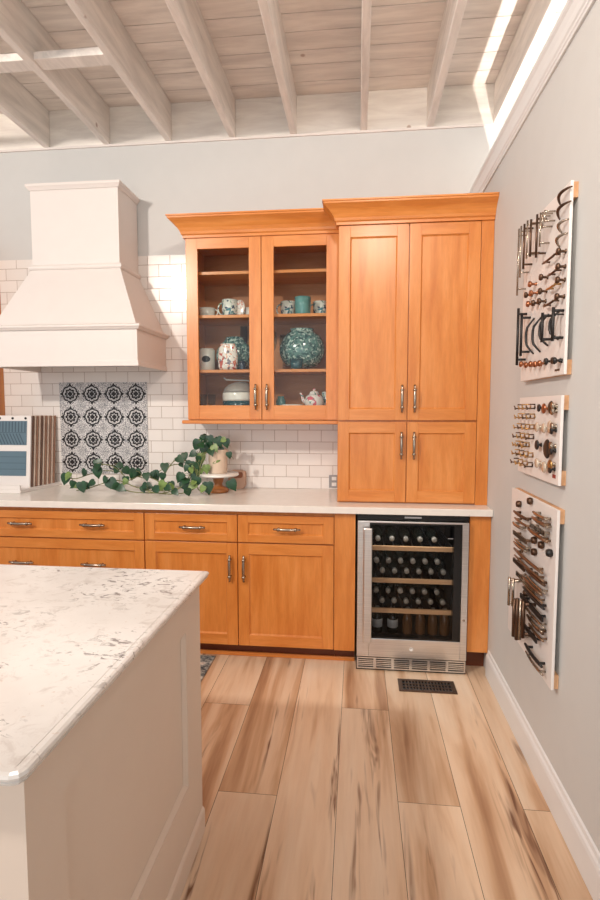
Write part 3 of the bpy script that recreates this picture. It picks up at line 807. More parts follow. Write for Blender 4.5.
mug('mug', 'round floral mug beside the white teacup behind the left glass door', -1.522, -.2, S2, .05, .11, floral_blue, -1)
t = thing('floral_plate', 'small red floral plate standing upright beside the floral mug', 'plate', (-1.462, -.22, S2))
b = NB(); lathe(b, [(0,0),(.03,.001),(.052,.006),(.053,.008),(.03,.004),(0,.003)], (-1.455, -.2, S2+.0575), 28, 0, 'y', sx=.62); obj('plate', b, floral_red, t)
b = NB(); tube(b, [(-1.472, -.19, S2+.004), (-1.438, -.19, S2+.004)], .004, 8); tube(b, [(-1.455, -.193, S2+.004), (-1.455, -.17, S2+.03)], .003, 8); obj('plate_stand', b, white_ceramic, t)
mug('mug', 'small plain white mug partly hidden by the frame of the left glass door', -1.398, -.17, S2, .034, .065, white_ceramic, -1, False)
mug('mug', 'floral mug on the left of the three mugs behind the right glass door', -1.158, -.17, S2, .047, .098, floral_blue, -1)
mug('mug', 'teal mug in the middle of the three mugs behind the right glass door', -1.055, -.27, S2, .05, .104, teal_ceramic, 1, False)
mug('mug', 'floral mug on the right of the three mugs behind the right glass door', -.955, -.15, S2, .047, .098, floral_blue, -1)
# middle shelf
t = thing('canister', 'white canister with a black oval label behind the left glass door', 'canister', (-1.672, -.2, S3))
b = NB(); lathe(b, [(0,S3),(.048,S3),(.05,S3+.004),(.05,S3+.13),(.047,S3+.134),(.043,S3+.134),(.043,S3+.14),(0,S3+.142)], (-1.672, -.2, 0), 32); obj('body', b, white_ceramic, t)
b = NB(); n = 24; A = []
for k in range(n):
    a = 2*PI*k/n; u = .028*math.cos(a); ang = u/.0525; A.append((-1.672+.0525*math.sin(ang+.12), -.2-.0525*math.cos(ang+.12), S3+.072+.020*math.sin(a)))
cv = b.verts.new((-1.672+.0545*math.sin(.12), -.2-.0545*math.cos(.12), S3+.072)); AV = [b.verts.new(p) for p in A]
for k in range(n): b.faces.new((cv, AV[k], AV[(k+1) % n]))
obj('oval_label', b, black_print, t)
t = thing('glass_bowl', 'round grey-green glass fishbowl vase behind the left glass door', 'vase', (-1.513, -.17, S3), 'round vases on the middle display shelf')
b = NB(); prof = [(0,S3)]+[(.118*math.sin(a), S3+.1-.105*math.cos(a)) for a in [PI*k/20 for k in range(3, 17)]]+[(.052, S3+.215),(.048, S3+.215)]
prof = [(r_, max(z_, S3)) for r_, z_ in prof]
lathe(b, prof, (-1.503, -.165, 0), 36, sy=.72); obj('bowl', b, teal_speck, t)
t = thing('floral_jug', 'red and white floral jug in front of the round grey-green vase', 'jug', (-1.51, -.275, S3))
b = NB(); lathe(b, [(0,S3),(.05,S3),(.06,S3+.02),(.062,S3+.08),(.056,S3+.13),(.046,S3+.15),(.046,S3+.158),(.042,S3+.158),(.042,S3+.14),(0,S3+.14)], (-1.515, -.293, 0), 30, sy=.5); obj('body', b, floral_red, t)
mug('mug', 'dark navy small cup beside the red floral jug', -1.425, -.29, S3, .022, .05, navy_ceramic, 1, False)
def stem_glass(x, y, z, label, h=.17):
    t = thing('wine_glass', label, 'glass', (x, y, z), 'stemmed glasses in the display cabinet')
    b = NB(); lathe(b, [(0,z),(.024,z),(.024,z+.002),(.004,z+.006),(.0035,z+h*.48),(.018,z+h*.56),(.026,z+h*.72),(.023,z+h),(.0215,z+h),(.0245,z+h*.72),(.018,z+h*.58),(0,z+h*.52)], (x,y,0), 20); obj('bowl', b, clear_glass, t)
stem_glass(-1.465, -.053, S3, 'tall clear wine glass at the back of the middle shelf, behind the left glass door', .30)
stem_glass(-1.39, -.055, S3, 'tall clear wine glass at the back beside the centre stile of the display cabinet', .30)
stem_glass(-1.252, -.19, S3, 'clear stemmed glass just right of the centre stile, left of the teal platter', .24)
stem_glass(-1.205, -.052, S3, 'clear stemmed glass behind the left rim of the teal platter', .24)
t = thing('teal_vase', 'large round speckled teal vase behind the right glass door', 'vase', (-1.07, -.16, S3), 'round vases on the middle display shelf')
b = NB(); cz = S3+.13
prof = [(0,S3)]+[(.143*math.sin(a), cz-.134*math.cos(a)) for a in [PI*k/24 for k in range(6, 21)]]+[(.075, S3+.262),(.071, S3+.262)]
prof = [(0,S3+.0)] + [(p[0], max(p[1], S3+.0)) for p in prof[1:]]
lathe(b, prof, (-1.072, -.155, 0), 40, sy=.72); obj('vase', b, teal_speck, t)
t = thing('small_bowl', 'small dark teal bowl standing in front of the large teal vase', 'bowl', (-1.09, -.3, S3))
b = NB(); lathe(b, [(0,S3),(.028,S3),(.036,S3+.01),(.044,S3+.06),(.041,S3+.06),(.032,S3+.012),(0,S3+.006)], (-1.09, -.30, 0), 28, sy=.75); obj('bowl', b, dark_teal, t)
# bottom shelf
for x, lab in ((-1.70, 'clear tumbler at the far left of the bottom display shelf'), (-1.645, 'clear tumbler second from left on the bottom display shelf')):
    t = thing('tumbler', lab, 'glass', (x, -.2, SB), 'tumblers on the bottom display shelf')
    b = NB(); lathe(b, [(0,SB),(.02,SB),(.025,SB+.10),(.0235,SB+.10),(.019,SB+.005),(0,SB+.005)], (x,-.2,0), 20); obj('tumbler', b, clear_glass, t)
t = thing('covered_dish', 'large round covered dish with teal base, white band and grey lid on the bottom shelf', 'dish', (-1.47, -.18, SB))
cx, cy = -1.465, -.18
b = NB(); lathe(b, [(0,SB),(.095,SB),(.107,SB+.018),(.11,SB+.058),(0,SB+.058)], (cx,cy,0), 40); obj('base', b, dark_teal, t)
b = NB(); lathe(b, [(.1105,SB+.0585),(.112,SB+.07),(.112,SB+.105),(.11,SB+.11),(0,SB+.11)], (cx,cy,0), 40); obj('white_band', b, white_ceramic, t)
lidm = plain('grey_lid', (158,150,144), .3)
b = NB(); lathe(b, [(.109,SB+.1105),(.1,SB+.135),(.075,SB+.16),(.03,SB+.178),(0,SB+.18)], (cx,cy,0), 40); obj('lid', b, lidm, t)
b = NB(); tube(b, [(-1.565, -.2, SB+.205), (-1.548, -.2, SB+.192), (-1.50, -.2, SB+.19), (-1.42, -.2, SB+.187), (-1.40, -.2, SB+.185)], [.005,.006,.0045,.0045,.005], 8)
tag(obj('ladle', b, white_ceramic, at=(-1.47, -.2, SB+.19)), 'cream ladle lying on the lid of the covered dish', 'ladle')
t = thing('small_jar', 'small teal glass jar at the left of the bottom shelf behind the right door', 'jar', (-1.205, -.2, SB))
b = NB(); lathe(b, [(0,SB),(.026,SB),(.03,SB+.008),(.03,SB+.06),(.02,SB+.075),(.02,SB+.088),(0,SB+.088)], (-1.2,-.2,0), 24); obj('body', b, teal_ceramic, t)
b = NB(); lathe(b, [(0,SB),(.05,SB),(.062,SB+.02),(.066,SB+.035),(.062,SB+.035),(.05,SB+.01),(0,SB+.008)], (-1.12,-.28,0), 30, sy=.75)
tag(obj('butter_dish', b, white_ceramic, at=(-1.12,-.28,SB)), 'low white oval dish in the middle of the bottom shelf', 'dish')
t = thing('teapot', 'white teapot with pink roses at the right of the bottom display shelf', 'teapot', (-.995, -.2, SB))
cx, cy = -.99, -.2
b = NB(); lathe(b, [(0,SB),(.035,SB),(.055,SB+.02),(.062,SB+.05),(.052,SB+.085),(.035,SB+.098),(0,SB+.098)], (cx,cy,0), 32, sy=.85); obj('pot', b, floral_pink, t)
b = NB(); lathe(b, [(0,SB+.0985),(.034,SB+.0985),(.026,SB+.115),(.007,SB+.12),(.01,SB+.132),(0,SB+.138)], (cx,cy,0), 28); obj('lid', b, floral_pink, t)
b = NB(); tube(b, [(cx-.05,cy,SB+.045),(cx-.07,cy,SB+.065),(cx-.078,cy,SB+.095),(cx-.088,cy,SB+.108)], [.014,.011,.008,.006], 10); obj('spout', b, floral_pink, t)
mug('mug', 'green floral mug at the right end of the bottom display shelf', -.91, -.15, SB, .036, .115, floral_blue, -1, False)

# ------------------------------------------------------------------ tile sample display on the worktop
def sample_display():
    x1b = -2.84; z0 = .9155
    r = thing('sample_display_stand', 'low white display stand holding a row of tile sample boards on the worktop', 'display stand', (-3.1, -.2, z0))
    b = NB(); hexa(b, [(-3.36,-.40,z0),(-2.838,-.40,z0),(-2.79,-.012,z0),(-3.36,-.012,z0),(-3.36,-.40,z0+.022),(-2.838,-.40,z0+.022),(-2.79,-.012,z0+.022),(-3.36,-.012,z0+.022)])
    obj('tray', b, panel_white, r, bevel=.002)
    b = NB(); box(b, -3.36, -2.842, -.398, -.385, z0+.0225, z0+.05); obj('front_lip', b, panel_white, r, bevel=.002)
    ords = ['front', 'second', 'third', 'fourth', 'fifth', 'sixth', 'seventh', 'eighth', 'ninth', 'tenth', 'eleventh', 'rearmost']
    mats = [panel_white, board_dark, board_tan, board_brown, board_tan, board_dark, board_tan, board_brown, board_tan, board_brown, board_tan, board_brown]
    ths = [.012, .013, .010, .013, .013, .012, .010, .014, .012, .013, .012, .014]
    y = -.302; zb = z0+.0227
    for i in range(12):
        th = ths[i]; xr = -2.838+(y+.298)*.16; H = .467; ln = .045
        def P(x, d, h): return (x, y+d+ln*h/H, zb+h)
        b = NB()
        if i == 0:
            t = thing('sample_board', 'white sample board with two slate blue tile swatches, front of the display stand', 'sample board', (-3.07, y, zb), 'tile sample boards in the stand')
            hexa(b, [P(-3.34,0,0),P(xr,0,0),P(xr,th,0),P(-3.34,th,0),P(-3.34,0,H),P(xr,0,H),P(xr,th,H),P(-3.34,th,H)]); obj('board', b, panel_white, t)
            for (h0, h1, kind) in ((.275, .432, 0), (.075, .235, 1)):
                b = NB(); xs0, xs1 = -3.32, xr-.026
                hexa(b, [P(xs0,-.003,h0),P(xs1,-.003,h0),P(xs1,-.0003,h0),P(xs0,-.0003,h0),P(xs0,-.003,h1),P(xs1,-.003,h1),P(xs1,-.0003,h1),P(xs0,-.0003,h1)], 0)
                def bar(xa, ha, xb, hb, w, m):
                    d = Vector((xb-xa, hb-ha)); d.normalize(); nx, nh = -d.y*w, d.x*w
                    b.faces.new([b.verts.new(P(*q)) for q in ((xa-nx,-.0036,ha-nh),(xb-nx,-.0036,hb-nh),(xb+nx,-.0036,hb+nh),(xa+nx,-.0036,ha+nh))]).material_index = m
                if kind == 0:
                    hm = (h0+h1)/2
                    x = xs1-.012
                    while x > xs0+.02: bar(x, hm+.006, x, h1-.004, .0035, 2 if int(x*1000) % 2 else 1); x -= .022
                    bar(xs0+.003, hm+.002, xs1-.003, hm+.002, .0015, 1)
                    x = xs1-.016
                    while x > xs0+.09:
                        bar(x, h0+.004, x-.035, hm-.004, .003, 2 if int(x*1000) % 2 else 1); x -= .022
                else:
                    for hh in (.118, .158, .198): bar(xs0+.003, hh, xs1-.003, hh, .0012, 1)
                obj('tile_swatch', b, [slate_blue, slate_dark, slate_light], t)
            b = NB()
            for x in (-2.875, -2.965, -3.055):
                q = P(x, 0, H-.018); lathe(b, [(.008,0),(.008,.003),(0,.003)], (q[0], q[1]-.0002, q[2]), 14, 0, 'y')
            obj('mounting_knob', b, black_metal, t)
        else:
            hexa(b, [P(-3.34,0,0),P(xr,0,0),P(xr,th,0),P(-3.34,th,0),P(-3.34,0,H-.002),P(xr,0,H-.002),P(xr,th,H-.002),P(-3.34,th,H-.002)])
            tone = {board_dark:'dark brown', board_tan:'pale tan', board_brown:'brown'}[mats[i]]
            tag(obj('sample_board', b, mats[i], at=(-3.07, y, zb), bevel=.001), '%s edged sample board, %s in the display stand counted from the front' % (tone, ords[i]), 'sample board', 'tile sample boards in the stand')
        y += th+.0078
sample_display()

# ------------------------------------------------------------------ pothos on a cake stand
SX, SY = -1.605, -.215
t = thing('cake_stand', 'white topped cake stand with turned wooden foot on the worktop', 'cake stand', (SX, SY, .9155))
b = NB(); lathe(b, [(0,.9155),(.062,.9155),(.066,.925),(.064,.935),(.045,.948),(.028,.958),(.024,.97),(.032,.985),(.034,1.0),(.05,1.022),(0,1.022)], (SX,SY,0), 36); obj('foot', b, bowl_wood, t)
b = NB(); lathe(b, [(0,1.0225),(.128,1.0225),(.132,1.027),(.132,1.035),(.128,1.040),(0,1.040)], (SX,SY,0), 48); obj('plate', b, white_ceramic, t)
b = NB(); bx = -1.485
def rr_poly(x0, x1, z0, z1, r, n=5):
    out = []
    for cx, cz, a0 in ((x1-r,z1-r,0),(x0+r,z1-r,90),(x0+r,z0+r,180),(x1-r,z0+r,270)):
        for k in range(n+1):
            a = R(a0+90*k/n); out.append((cx+r*math.cos(a), cz+r*math.sin(a)))
    return out
t = thing('wooden_box', 'small rounded tan wooden box behind the cake stand', 'box', (bx, -.1, .9155))
prism(b, rr_poly(-1.575, -1.462, .916, 1.04, .03), 'y', -.07, -.02, 0, True); obj('body', b, plain('tan_box', (196,160,138), .5), t)
b = NB(); prism(b, rr_poly(-1.54, -1.476, .99, 1.03, .015), 'y', -.0735, -.0705, 0, True); obj('inset', b, plain('brown_inset', (140,88,62), .5), t)

def leaf(bm, p, d, up, s, m):
    d = d.normalized(); side = d.cross(up)
    if side.length < 1e-3: side = Vector((1,0,0))
    side.normalize(); n = side.cross(d)
    half = [(0,.0),(-.06,.2),(.02,.38),(.22,.46),(.45,.42),(.68,.28),(.88,.1),(1.03,0)]
    mid = [(0,0),(.12,0),(.28,0),(.45,0),(.62,0),(.8,0),(.95,0),(1.03,0)]
    def Q(u, v): return p + d*(u*s) + side*(v*s) + n*((-.28*u*u + .22*abs(v) - .3*v*v)*s)
    M = [bm.verts.new(Q(u, 0)) for u, v in mid]
    for sg in (1, -1):
        H = [None]+[bm.verts.new(Q(u, v*sg)) for u, v in half[1:-1]]+[None]
        H[0] = M[0]; H[-1] = M[-1]
        for i in range(len(half)-1):
            vs = []
            for v in (M[i], M[i+1], H[i+1], H[i]):
                if v not in vs: vs.append(v)
            if len(vs) >= 3:
                f = bm.faces.new(vs if sg == 1 else vs[::-1]); f.material_index = m; f.smooth = True
def pothos():
    rnd = random.Random(11)
    t = thing('potted_pothos', 'trailing pothos plant in a cream pot on the cake stand, vines along the worktop', 'plant', (SX, SY, 1.0405))
    b = NB(); pc = (SX+.002, SY-.01)
    lathe(b, [(0,1.0405),(.054,1.0405),(.058,1.046),(.063,1.185),(.063,1.192),(.057,1.192),(.056,1.17),(0,1.17)], (pc[0],pc[1],0), 32)
    po = obj('pot', b, plain('cream_pot', (222,200,178), .35, var=.05), t)
    b = NB()                                                     # leaf print on the pot
    for k in range(7):
        u0 = .028*(k/6)-.01; A = u0/.0615
    pts = []
    for k in range(14):
        a = 2*PI*k/14; u = .026*math.cos(a); hz = 1.118+.008*math.sin(a)+u*.35
        ang = u/.062+.1; pts.append(b.verts.new((pc[0]+.0618*math.sin(ang), pc[1]-.0618*math.cos(ang), hz)))
    b.faces.new(pts); obj('leaf_print', b, leaf2_m, po)
    b = NB(); lathe(b, [(0,1.1705),(.0545,1.1705),(.03,1.178),(0,1.18)], (pc[0],pc[1],0), 20); obj('soil', b, soil_m, t)
    st = NB(); lf = NB()
    vines = [
      [(-1.62,-.22,1.18),(-1.66,-.24,1.22),(-1.72,-.27,1.14),(-1.76,-.30,1.02),(-1.84,-.31,.95),(-1.98,-.30,.93),(-2.12,-.29,.95),(-2.25,-.28,.99),(-2.38,-.27,.96),(-2.46,-.28,.93),(-2.52,-.3,.925)],
      [(-1.62,-.22,1.18),(-1.67,-.2,1.23),(-1.74,-.2,1.12),(-1.80,-.2,1.06),(-1.88,-.2,1.09),(-1.97,-.21,1.06),(-2.08,-.22,1.0),(-2.2,-.22,1.03),(-2.34,-.22,1.045),(-2.44,-.22,1.03),(-2.56,-.22,.99),(-2.62,-.23,1.0)],
      [(-1.63,-.22,1.18),(-1.7,-.25,1.2),(-1.74,-.3,1.08),(-1.80,-.35,.97),(-1.9,-.36,.93),(-2.02,-.35,.925),(-2.14,-.34,.93),(-2.22,-.34,.96)],
      [(-1.61,-.22,1.18),(-1.64,-.28,1.2),(-1.68,-.33,1.12),(-1.70,-.34,1.0),(-1.74,-.36,.945),(-1.84,-.38,.925),(-1.97,-.37,.93),(-2.06,-.36,.95)],
      [(-1.60,-.22,1.18),(-1.58,-.24,1.24),(-1.57,-.25,1.25)],
      [(-1.61,-.22,1.18),(-1.66,-.22,1.26),(-1.71,-.23,1.25)],
      [(-1.63,-.24,1.18),(-1.69,-.3,1.16),(-1.71,-.33,1.04),(-1.70,-.35,.96),(-1.66,-.36,.935)],
      [(-1.75,-.24,1.05),(-1.83,-.24,1.13),(-1.9,-.25,1.1),(-1.95,-.26,1.0),(-1.9,-.27,.94)],
      [(-1.9,-.3,.93),(-2.0,-.28,1.0),(-2.1,-.27,1.02),(-2.2,-.27,.98),(-2.3,-.27,.94)],
      [(-2.2,-.25,1.0),(-2.28,-.25,1.07),(-2.36,-.25,1.09),(-2.42,-.25,1.07)],
      [(-2.44,-.26,.94),(-2.5,-.27,.93),(-2.56,-.27,.96)],
    ]
    def cr(P, n=8):
        P = [Vector(p) for p in P]; P = [P[0]]+P+[P[-1]]; out = []
        for i in range(1, len(P)-2):
            for k in range(n):
                u = k/n; a, b_, c, d = P[i-1], P[i], P[i+1], P[i+2]
                out.append(.5*((2*b_)+(-a+c)*u+(2*a-5*b_+4*c-d)*u*u+(-a+3*b_-3*c+d)*u**3))
        out.append(P[-2]); return out
    for vi, v in enumerate(vines):
        pts = cr(v); tube(st, pts, [.0032]*(len(pts)-1)+[.0018], 6)
        step = 8 if vi < 4 else 6
        for i in range(3, len(pts), step):
            p = pts[i]; dense = p.x > -1.85
            for q in range(1):
                a = rnd.uniform(0, 2*PI)
                off = Vector((rnd.uniform(-.04,.04), rnd.uniform(-.05,.0), rnd.uniform(.0,.045)))
                base = p+off
                base.z = max(base.z, .955); base.y = min(base.y, -.1)
                if abs(base.x-pc[0]) < .075 and base.z < 1.19 and base.z > 1.0: base.x = pc[0]-.10
                tube(st, [p, (p+base)/2+Vector((0,0,.01)), base], .0016, 5)
                d = Vector((rnd.uniform(-.7,.7), rnd.uniform(-.45,.2), rnd.uniform(-.8,-.15)))
                s = rnd.uniform(.045, .065) if not dense else rnd.uniform(.04, .06)
                if base.z + d.normalized().z*s < .93: d.z = -.1; base.z = max(base.z, .965)
                up = Vector((rnd.uniform(-.3,.3), -1.0, .5))
                leaf(lf, base, d, up, s, 1 if rnd.random() < .2 else 0)
    # showy leaves at the spots seen in front
    for (x, y, z, s, m, dx) in [(-2.62,-.23,1.02,.078,0,-.3),(-2.47,-.33,.985,.075,0,.2),(-2.40,-.25,1.07,.075,0,.1),(-2.14,-.25,1.06,.08,0,-.4),(-2.02,-.25,1.05,.07,0,.4),(-2.30,-.3,1.0,.085,0,.6),
        (-1.93,-.30,.99,.07,1,-.5),(-1.80,-.33,1.0,.075,0,.5),(-1.70,-.35,1.03,.075,0,-.3),(-1.635,-.36,1.0,.08,0,.1),(-1.50,-.34,1.01,.075,0,.5),(-1.76,-.28,1.12,.08,0,-.2),(-1.70,-.28,1.17,.07,1,.1),
        (-1.72,-.24,1.25,.075,0,-.4),(-1.66,-.24,1.28,.075,0,.1),(-1.60,-.26,1.27,.07,0,.4),(-1.545,-.26,1.26,.06,0,.2),(-1.52,-.28,1.18,.045,0,.2),(-1.68,-.27,1.22,.065,0,0),(-1.74,-.3,1.06,.07,0,.3),(-1.82,-.28,1.04,.07,0,-.5),(-1.66,-.3,1.10,.06,1,.1),(-1.70,-.3,1.08,.06,1,-.2)]:
        leaf(lf, Vector((x, y, z)), Vector((dx, -.15, -.8)), Vector((0.1,-1,.35)), s, m)
        tube(st, [(x, y, z), (x+.01, y+.02, z-.02), (x+.02, y+.045, max(.93, z-.05))], .0016, 5)
    obj('stems', st, stem_m, t); obj('foliage', lf, [leaf_m, leaf2_m], t)
pothos()

# ------------------------------------------------------------------ hardware display boards on the right wall
HM = {'g': plain('satin_bronze', (150,124,102), .32, 1, .1), 'n': nickel, 'z': bronze, 'c': copper, 'b': brass, 'k': black_metal, 'p': plain('pearl_knob', (214,200,182), .2, .3, coat=.4)}
def board(label, y0, y1, z0, z1):
    t = thing('hardware_display_board', label, 'display board', (-.02, (y0+y1)/2, z0), 'hardware display boards on the right wall')
    b = NB(); box(b, -.030, -.020, y0, y1, z0, z1); obj('panel', b, panel_white, t, bevel=.001)
    for a, c in ((z0, z0+.05), (z1-.05, z1)):
        b = NB(); box(b, -.0198, -.0008, y0+.012, y1-.003, a, c); obj('cleat', b, cleat_wood, t)
    return t
def vbar(t, a, b_, k, off=.034, rad=.005, name='pull'):
    (y0, z0), (y1, z1) = a, b_; b = NB(); y = (y0+y1)/2; X = -.0303
    tube(b, [(X-off, y, max(z0, z1)), (X-off, y, min(z0, z1))], rad, 8)
    d = abs(z0-z1)*.1
    for z in (max(z0, z1)-d, min(z0, z1)+d): tube(b, [(X, y, z), (X-off, y, z)], rad*.9, 8)
    obj(name, b, HM[k], t)
def hbar(t, a, b_, k, off=.026, rad=.006, flat=False, bow=.0):
    (y0, z0), (y1, z1) = a, b_; b = NB(); z = (z0+z1)/2; X = -.0303
    if flat: box(b, X-off, X-off+.006, min(y0,y1), max(y0,y1), z-.009, z+.009)
    else: tube(b, [(X-off+.006*abs(u), y0+(y1-y0)*(u+1)/2, z-bow*(1-u*u)) for u in (-1,-.6,-.2,.2,.6,1)], [rad*.7,rad,rad,rad,rad,rad*.7], 8)
    for u in (.15, .85):
        y = y0+(y1-y0)*u; tube(b, [(X, y, z), (X-off+.003, y, z)], rad*.8, 8)
    obj('pull', b, HM[k], t)
def arc(t, a, b_, k, dy=-.03, off=.03, rad=.004):
    (y0, z0), (y1, z1) = a, b_; b = NB(); X = -.0303; y = (y0+y1)/2; pts = []
    for i in range(9):
        u = i/8; s = math.sin(PI*u)
        pts.append((X-.002-off*min(1, s*1.3), y+dy*(s-.5), z0+(z1-z0)*u))
    tube(b, pts, [rad*(.8+.5*math.sin(PI*i/8)) for i in range(9)], 8); obj('pull', b, HM[k], t)
def knob(t, p, k, rad=.013, off=.026):
    b = NB(); lathe(b, [(.008,0),(.008,.002),(.0045,.004),(.0045,off*.55),(rad*.8,off*.65),(rad,off*.8),(rad*.85,off),(0,off*1.04)], (-.0303, p[0], p[1]), 18, 0, 'x'); obj('knob', b, HM[k], t)
B1_BARS=[((-1.185,2.2),(-1.215,1.918),'n'),((-1.22,2.201),(-1.242,1.984),'n'),((-1.26,2.195),(-1.286,2.008),'z'),((-1.305,2.195),(-1.321,2.038),'n'),((-1.349,2.184),(-1.364,2.033),'z'),((-1.419,2.178),(-1.436,2.01),'z'),((-1.458,2.171),(-1.472,2.039),'n'),((-1.485,2.165),(-1.492,2.096),'n'),((-1.512,2.162),(-1.517,2.109),'n')]
B1_ARCS=[((-1.531,2.168),(-1.678,2.155),'z'),((-1.526,2.123),(-1.674,2.108),'z'),((-1.551,2.07),(-1.661,2.066),'n'),((-1.536,2.027),(-1.657,2.02),'n')]
B1_LEVERS=[((-1.467,1.998),(-1.625,1.984),'z'),((-1.535,1.931),(-1.63,1.937),'z'),((-1.519,1.889),(-1.635,1.886),'b'),((-1.494,1.835),(-1.622,1.833),'z')]
B1_KNOBS=[((-1.661,1.983),'z'),((-1.657,1.933),'z'),((-1.653,1.889),'z'),((-1.649,1.834),'z'),((-1.335,1.942),'c'),((-1.462,1.938),'z'),((-1.288,1.91),'z'),((-1.351,1.904),'c'),((-1.456,1.889),'z'),((-1.318,1.869),'c'),((-1.379,1.861),'z'),((-1.449,1.854),'z'),((-1.251,1.64),'c'),((-1.317,1.631),'c'),((-1.373,1.63),'c'),((-1.427,1.625),'c'),((-1.477,1.624),'c'),((-1.546,1.625),'k'),((-1.615,1.622),'k'),((-1.679,1.62),'k')]
B1_BLACK=[((-1.214,1.861),(-1.238,1.629),'bar'),((-1.265,1.832),(-1.283,1.662),'bar'),((-1.314,1.804),(-1.328,1.665),'arc'),((-1.395,1.794),(-1.408,1.664),'arc'),((-1.475,1.792),(-1.487,1.678),'arc'),((-1.518,1.791),(-1.528,1.687),'bar'),((-1.58,1.784),(-1.589,1.687),'arc'),((-1.65,1.791),(-1.661,1.678),'bar'),((-1.692,1.777),(-1.701,1.679),'thin')]
B2_KNOBS=[((-1.463,1.452),2,'k'),((-1.517,1.45),3,'c'),((-1.588,1.453),4,'k'),((-1.654,1.458),2,'n'),((-1.656,1.441),2,'n'),((-1.447,1.38),3,'p'),((-1.524,1.379),3,'p'),((-1.585,1.385),4,'p'),((-1.652,1.387),2,'n'),((-1.653,1.374),2,'k'),((-1.454,1.313),3,'k'),((-1.563,1.306),6.5,'k'),((-1.65,1.319),2,'n'),((-1.651,1.302),2,'k'),((-1.461,1.245),3,'p'),((-1.539,1.238),3.5,'p'),((-1.599,1.252),3,'b'),((-1.656,1.254),2,'n'),((-1.658,1.237),2,'k')]
B2_HOOKS=[((-1.197,1.456),(-1.417,1.456),0),((-1.201,1.418),(-1.421,1.418),0),((-1.191,1.376),(-1.425,1.376),0),((-1.18,1.337),(-1.429,1.338),0),((-1.184,1.303),(-1.347,1.301),0),((-1.173,1.264),(-1.436,1.266),0),((-1.162,1.228),(-1.417,1.225),0)]
B3_BARS=[((-1.203,1.008),(-1.393,1.017),0),((-1.193,0.967),(-1.322,0.957),0),((-1.213,0.919),(-1.39,0.929),0),((-1.217,0.881),(-1.382,0.886),0),((-1.22,0.847),(-1.571,0.863),0),((-1.225,0.801),(-1.376,0.816),0),((-1.45,1.052),(-1.623,1.061),0),((-1.44,1.035),(-1.615,1.035),0),((-1.431,1.006),(-1.598,1.002),0),((-1.397,0.982),(-1.59,0.978),0),((-1.363,0.816),(-1.596,0.82),0),((-1.273,0.763),(-1.515,0.766),0),((-1.341,0.772),(-1.569,0.777),0),((-1.36,0.72),(-1.634,0.746),1),((-1.337,0.683),(-1.639,0.701),1),((-1.419,0.644),(-1.625,0.637),0),((-1.432,0.645),(-1.593,0.638),0),((-1.399,0.591),(-1.544,0.586),1),((-1.405,0.533),(-1.659,0.503),1)]
B3_CUPS=[((-1.225,1.047),0),((-1.37,1.085),0),((-1.434,0.943),0),((-1.514,0.945),0),((-1.438,0.898),0),((-1.6,0.938),1),((-1.357,0.707),0),((-1.459,0.813),0)]
B3_VERT=[((-1.256,0.74),(-1.253,0.618),0),((-1.306,0.752),(-1.311,0.635),0),((-1.336,0.674),(-1.331,0.516),1),((-1.369,0.69),(-1.38,0.52),1),((-1.409,0.696),(-1.419,0.537),0),((-1.446,0.709),(-1.455,0.561),1)]
t = board('tall white hardware board with bar pulls and black handles, topmost on the right wall', -1.648, -1.165, 1.565, 2.197)
for a, b_, k in B1_BARS: vbar(t, (a[0], a[1]-.012), b_, k, rad=.0036 if k == 'n' else .0045)
for a, b_, k in B1_ARCS:                                        # curved pulls, ends on the board
    b = NB(); (y0, z0), (y1, z1) = a, b_
    pts = [(-.0305-.022*math.sin(PI*i/10), y0-.035+(y1-y0+.05)*(i/10), z0-.022+.026*math.sin(PI*.5*i/10)) for i in range(11)]
    tube(b, pts, [.0025+.0032*math.sin(PI*i/10) for i in range(11)], 8); obj('pull', b, HM[k], t)
for a, b_, k in B1_LEVERS: hbar(t, (a[0]+.01, a[1]-.012), (b_[0]+.025, b_[1]-.012), k, rad=.0042, bow=.006)
for p, k in B1_KNOBS: knob(t, (max(p[0], -1.63), p[1]-.008), k, .0125, .03)
for a, b_, k in B1_BLACK:
    if k == 'arc': arc(t, a, b_, 'k', dy=.02, off=.024)
    else: vbar(t, (max(a[0], -1.63), a[1]), (max(b_[0], -1.63), b_[1]), 'k', rad=.0055 if k == 'bar' else .003)
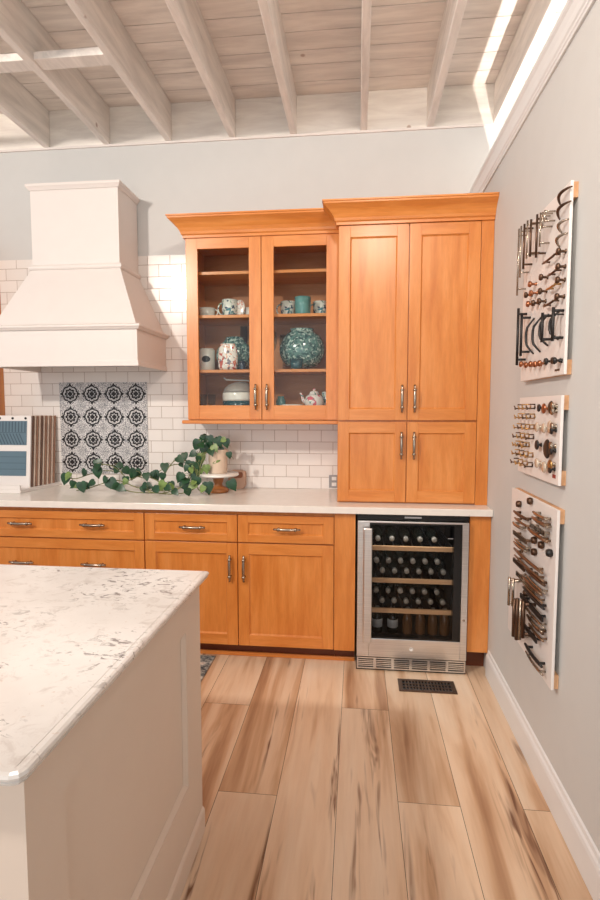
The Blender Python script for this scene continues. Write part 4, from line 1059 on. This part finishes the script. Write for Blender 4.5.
b = NB(); box(b, -.0312, -.0303, -1.61, -1.565, 1.58, 1.587); obj('name_tag', b, black_print, t)
t = board('small square hardware board with round knobs, middle of the three on the right wall', -1.635, -1.165, 1.183, 1.495)
for p, s, k in B2_KNOBS: knob(t, (max(p[0], -1.60), p[1]), k, .006+s*.0045, .02)
for i, (a, b_, k) in enumerate(B2_HOOKS):
    y0, y1, z = a[0], max(b_[0], -1.41), (a[1]+b_[1])/2
    n = 4
    for j in range(n):
        b = NB(); y = y0+(y1-y0)*(j+.2)/n; X = -.0303
        tube(b, [(X, y, z-.006), (X-.03, y, z-.006), (X-.034, y, z+.006)], .0028, 6); tube(b, [(X, y, z+.01), (X-.02, y, z+.01)], .0028, 6)
        lathe(b, [(.007,0),(.007,.002),(0,.002)], (X, y, z), 10, 0, 'x')
        lathe(b, [(.0055,0),(.0055,.004),(0,.005)], (X-.028, y, z-.006), 10, 0, 'x')
        obj('hook', b, HM['b' if (i+j) % 3 else 'z'], t)
b = NB(); box(b, -.0312, -.0303, -1.61, -1.58, 1.205, 1.218); obj('name_tag', b, plain('red_tag', (150,50,40), .5), t)
t = board('large white hardware board crowded with long pulls, lowest on the right wall', -1.638, -1.09, .452, 1.098)
for i, (a, b_, k) in enumerate(B3_BARS):
    hbar(t, (a[0], a[1]), (max(b_[0], -1.60), b_[1]), ('z', 'n', 'g', 'n', 'g')[i % 5] if k == 0 else 'k', rad=.0068, flat=(i % 3 == 2))
    if i % 2 == 0: hbar(t, (a[0]-.012, a[1]-.026), (max(b_[0]-.012, -1.61), b_[1]-.026), 'gn'[i % 4 // 2], rad=.005)
for p, k in B3_CUPS:
    b = NB(); X = -.0303; y, z = p
    lathe(b, [(.013,0),(.015,.008),(.012,.018),(0,.02)], (X, y, z), 16, 0, 'x'); obj('cup_pull', b, HM['z' if k == 0 else 'k'], t)
for a, b_, k in B3_VERT: vbar(t, (max(a[0], -1.60), a[1]), (max(b_[0], -1.60), b_[1]), 'n' if k == 0 else 'z', off=.045, rad=.006 if k == 0 else .008)
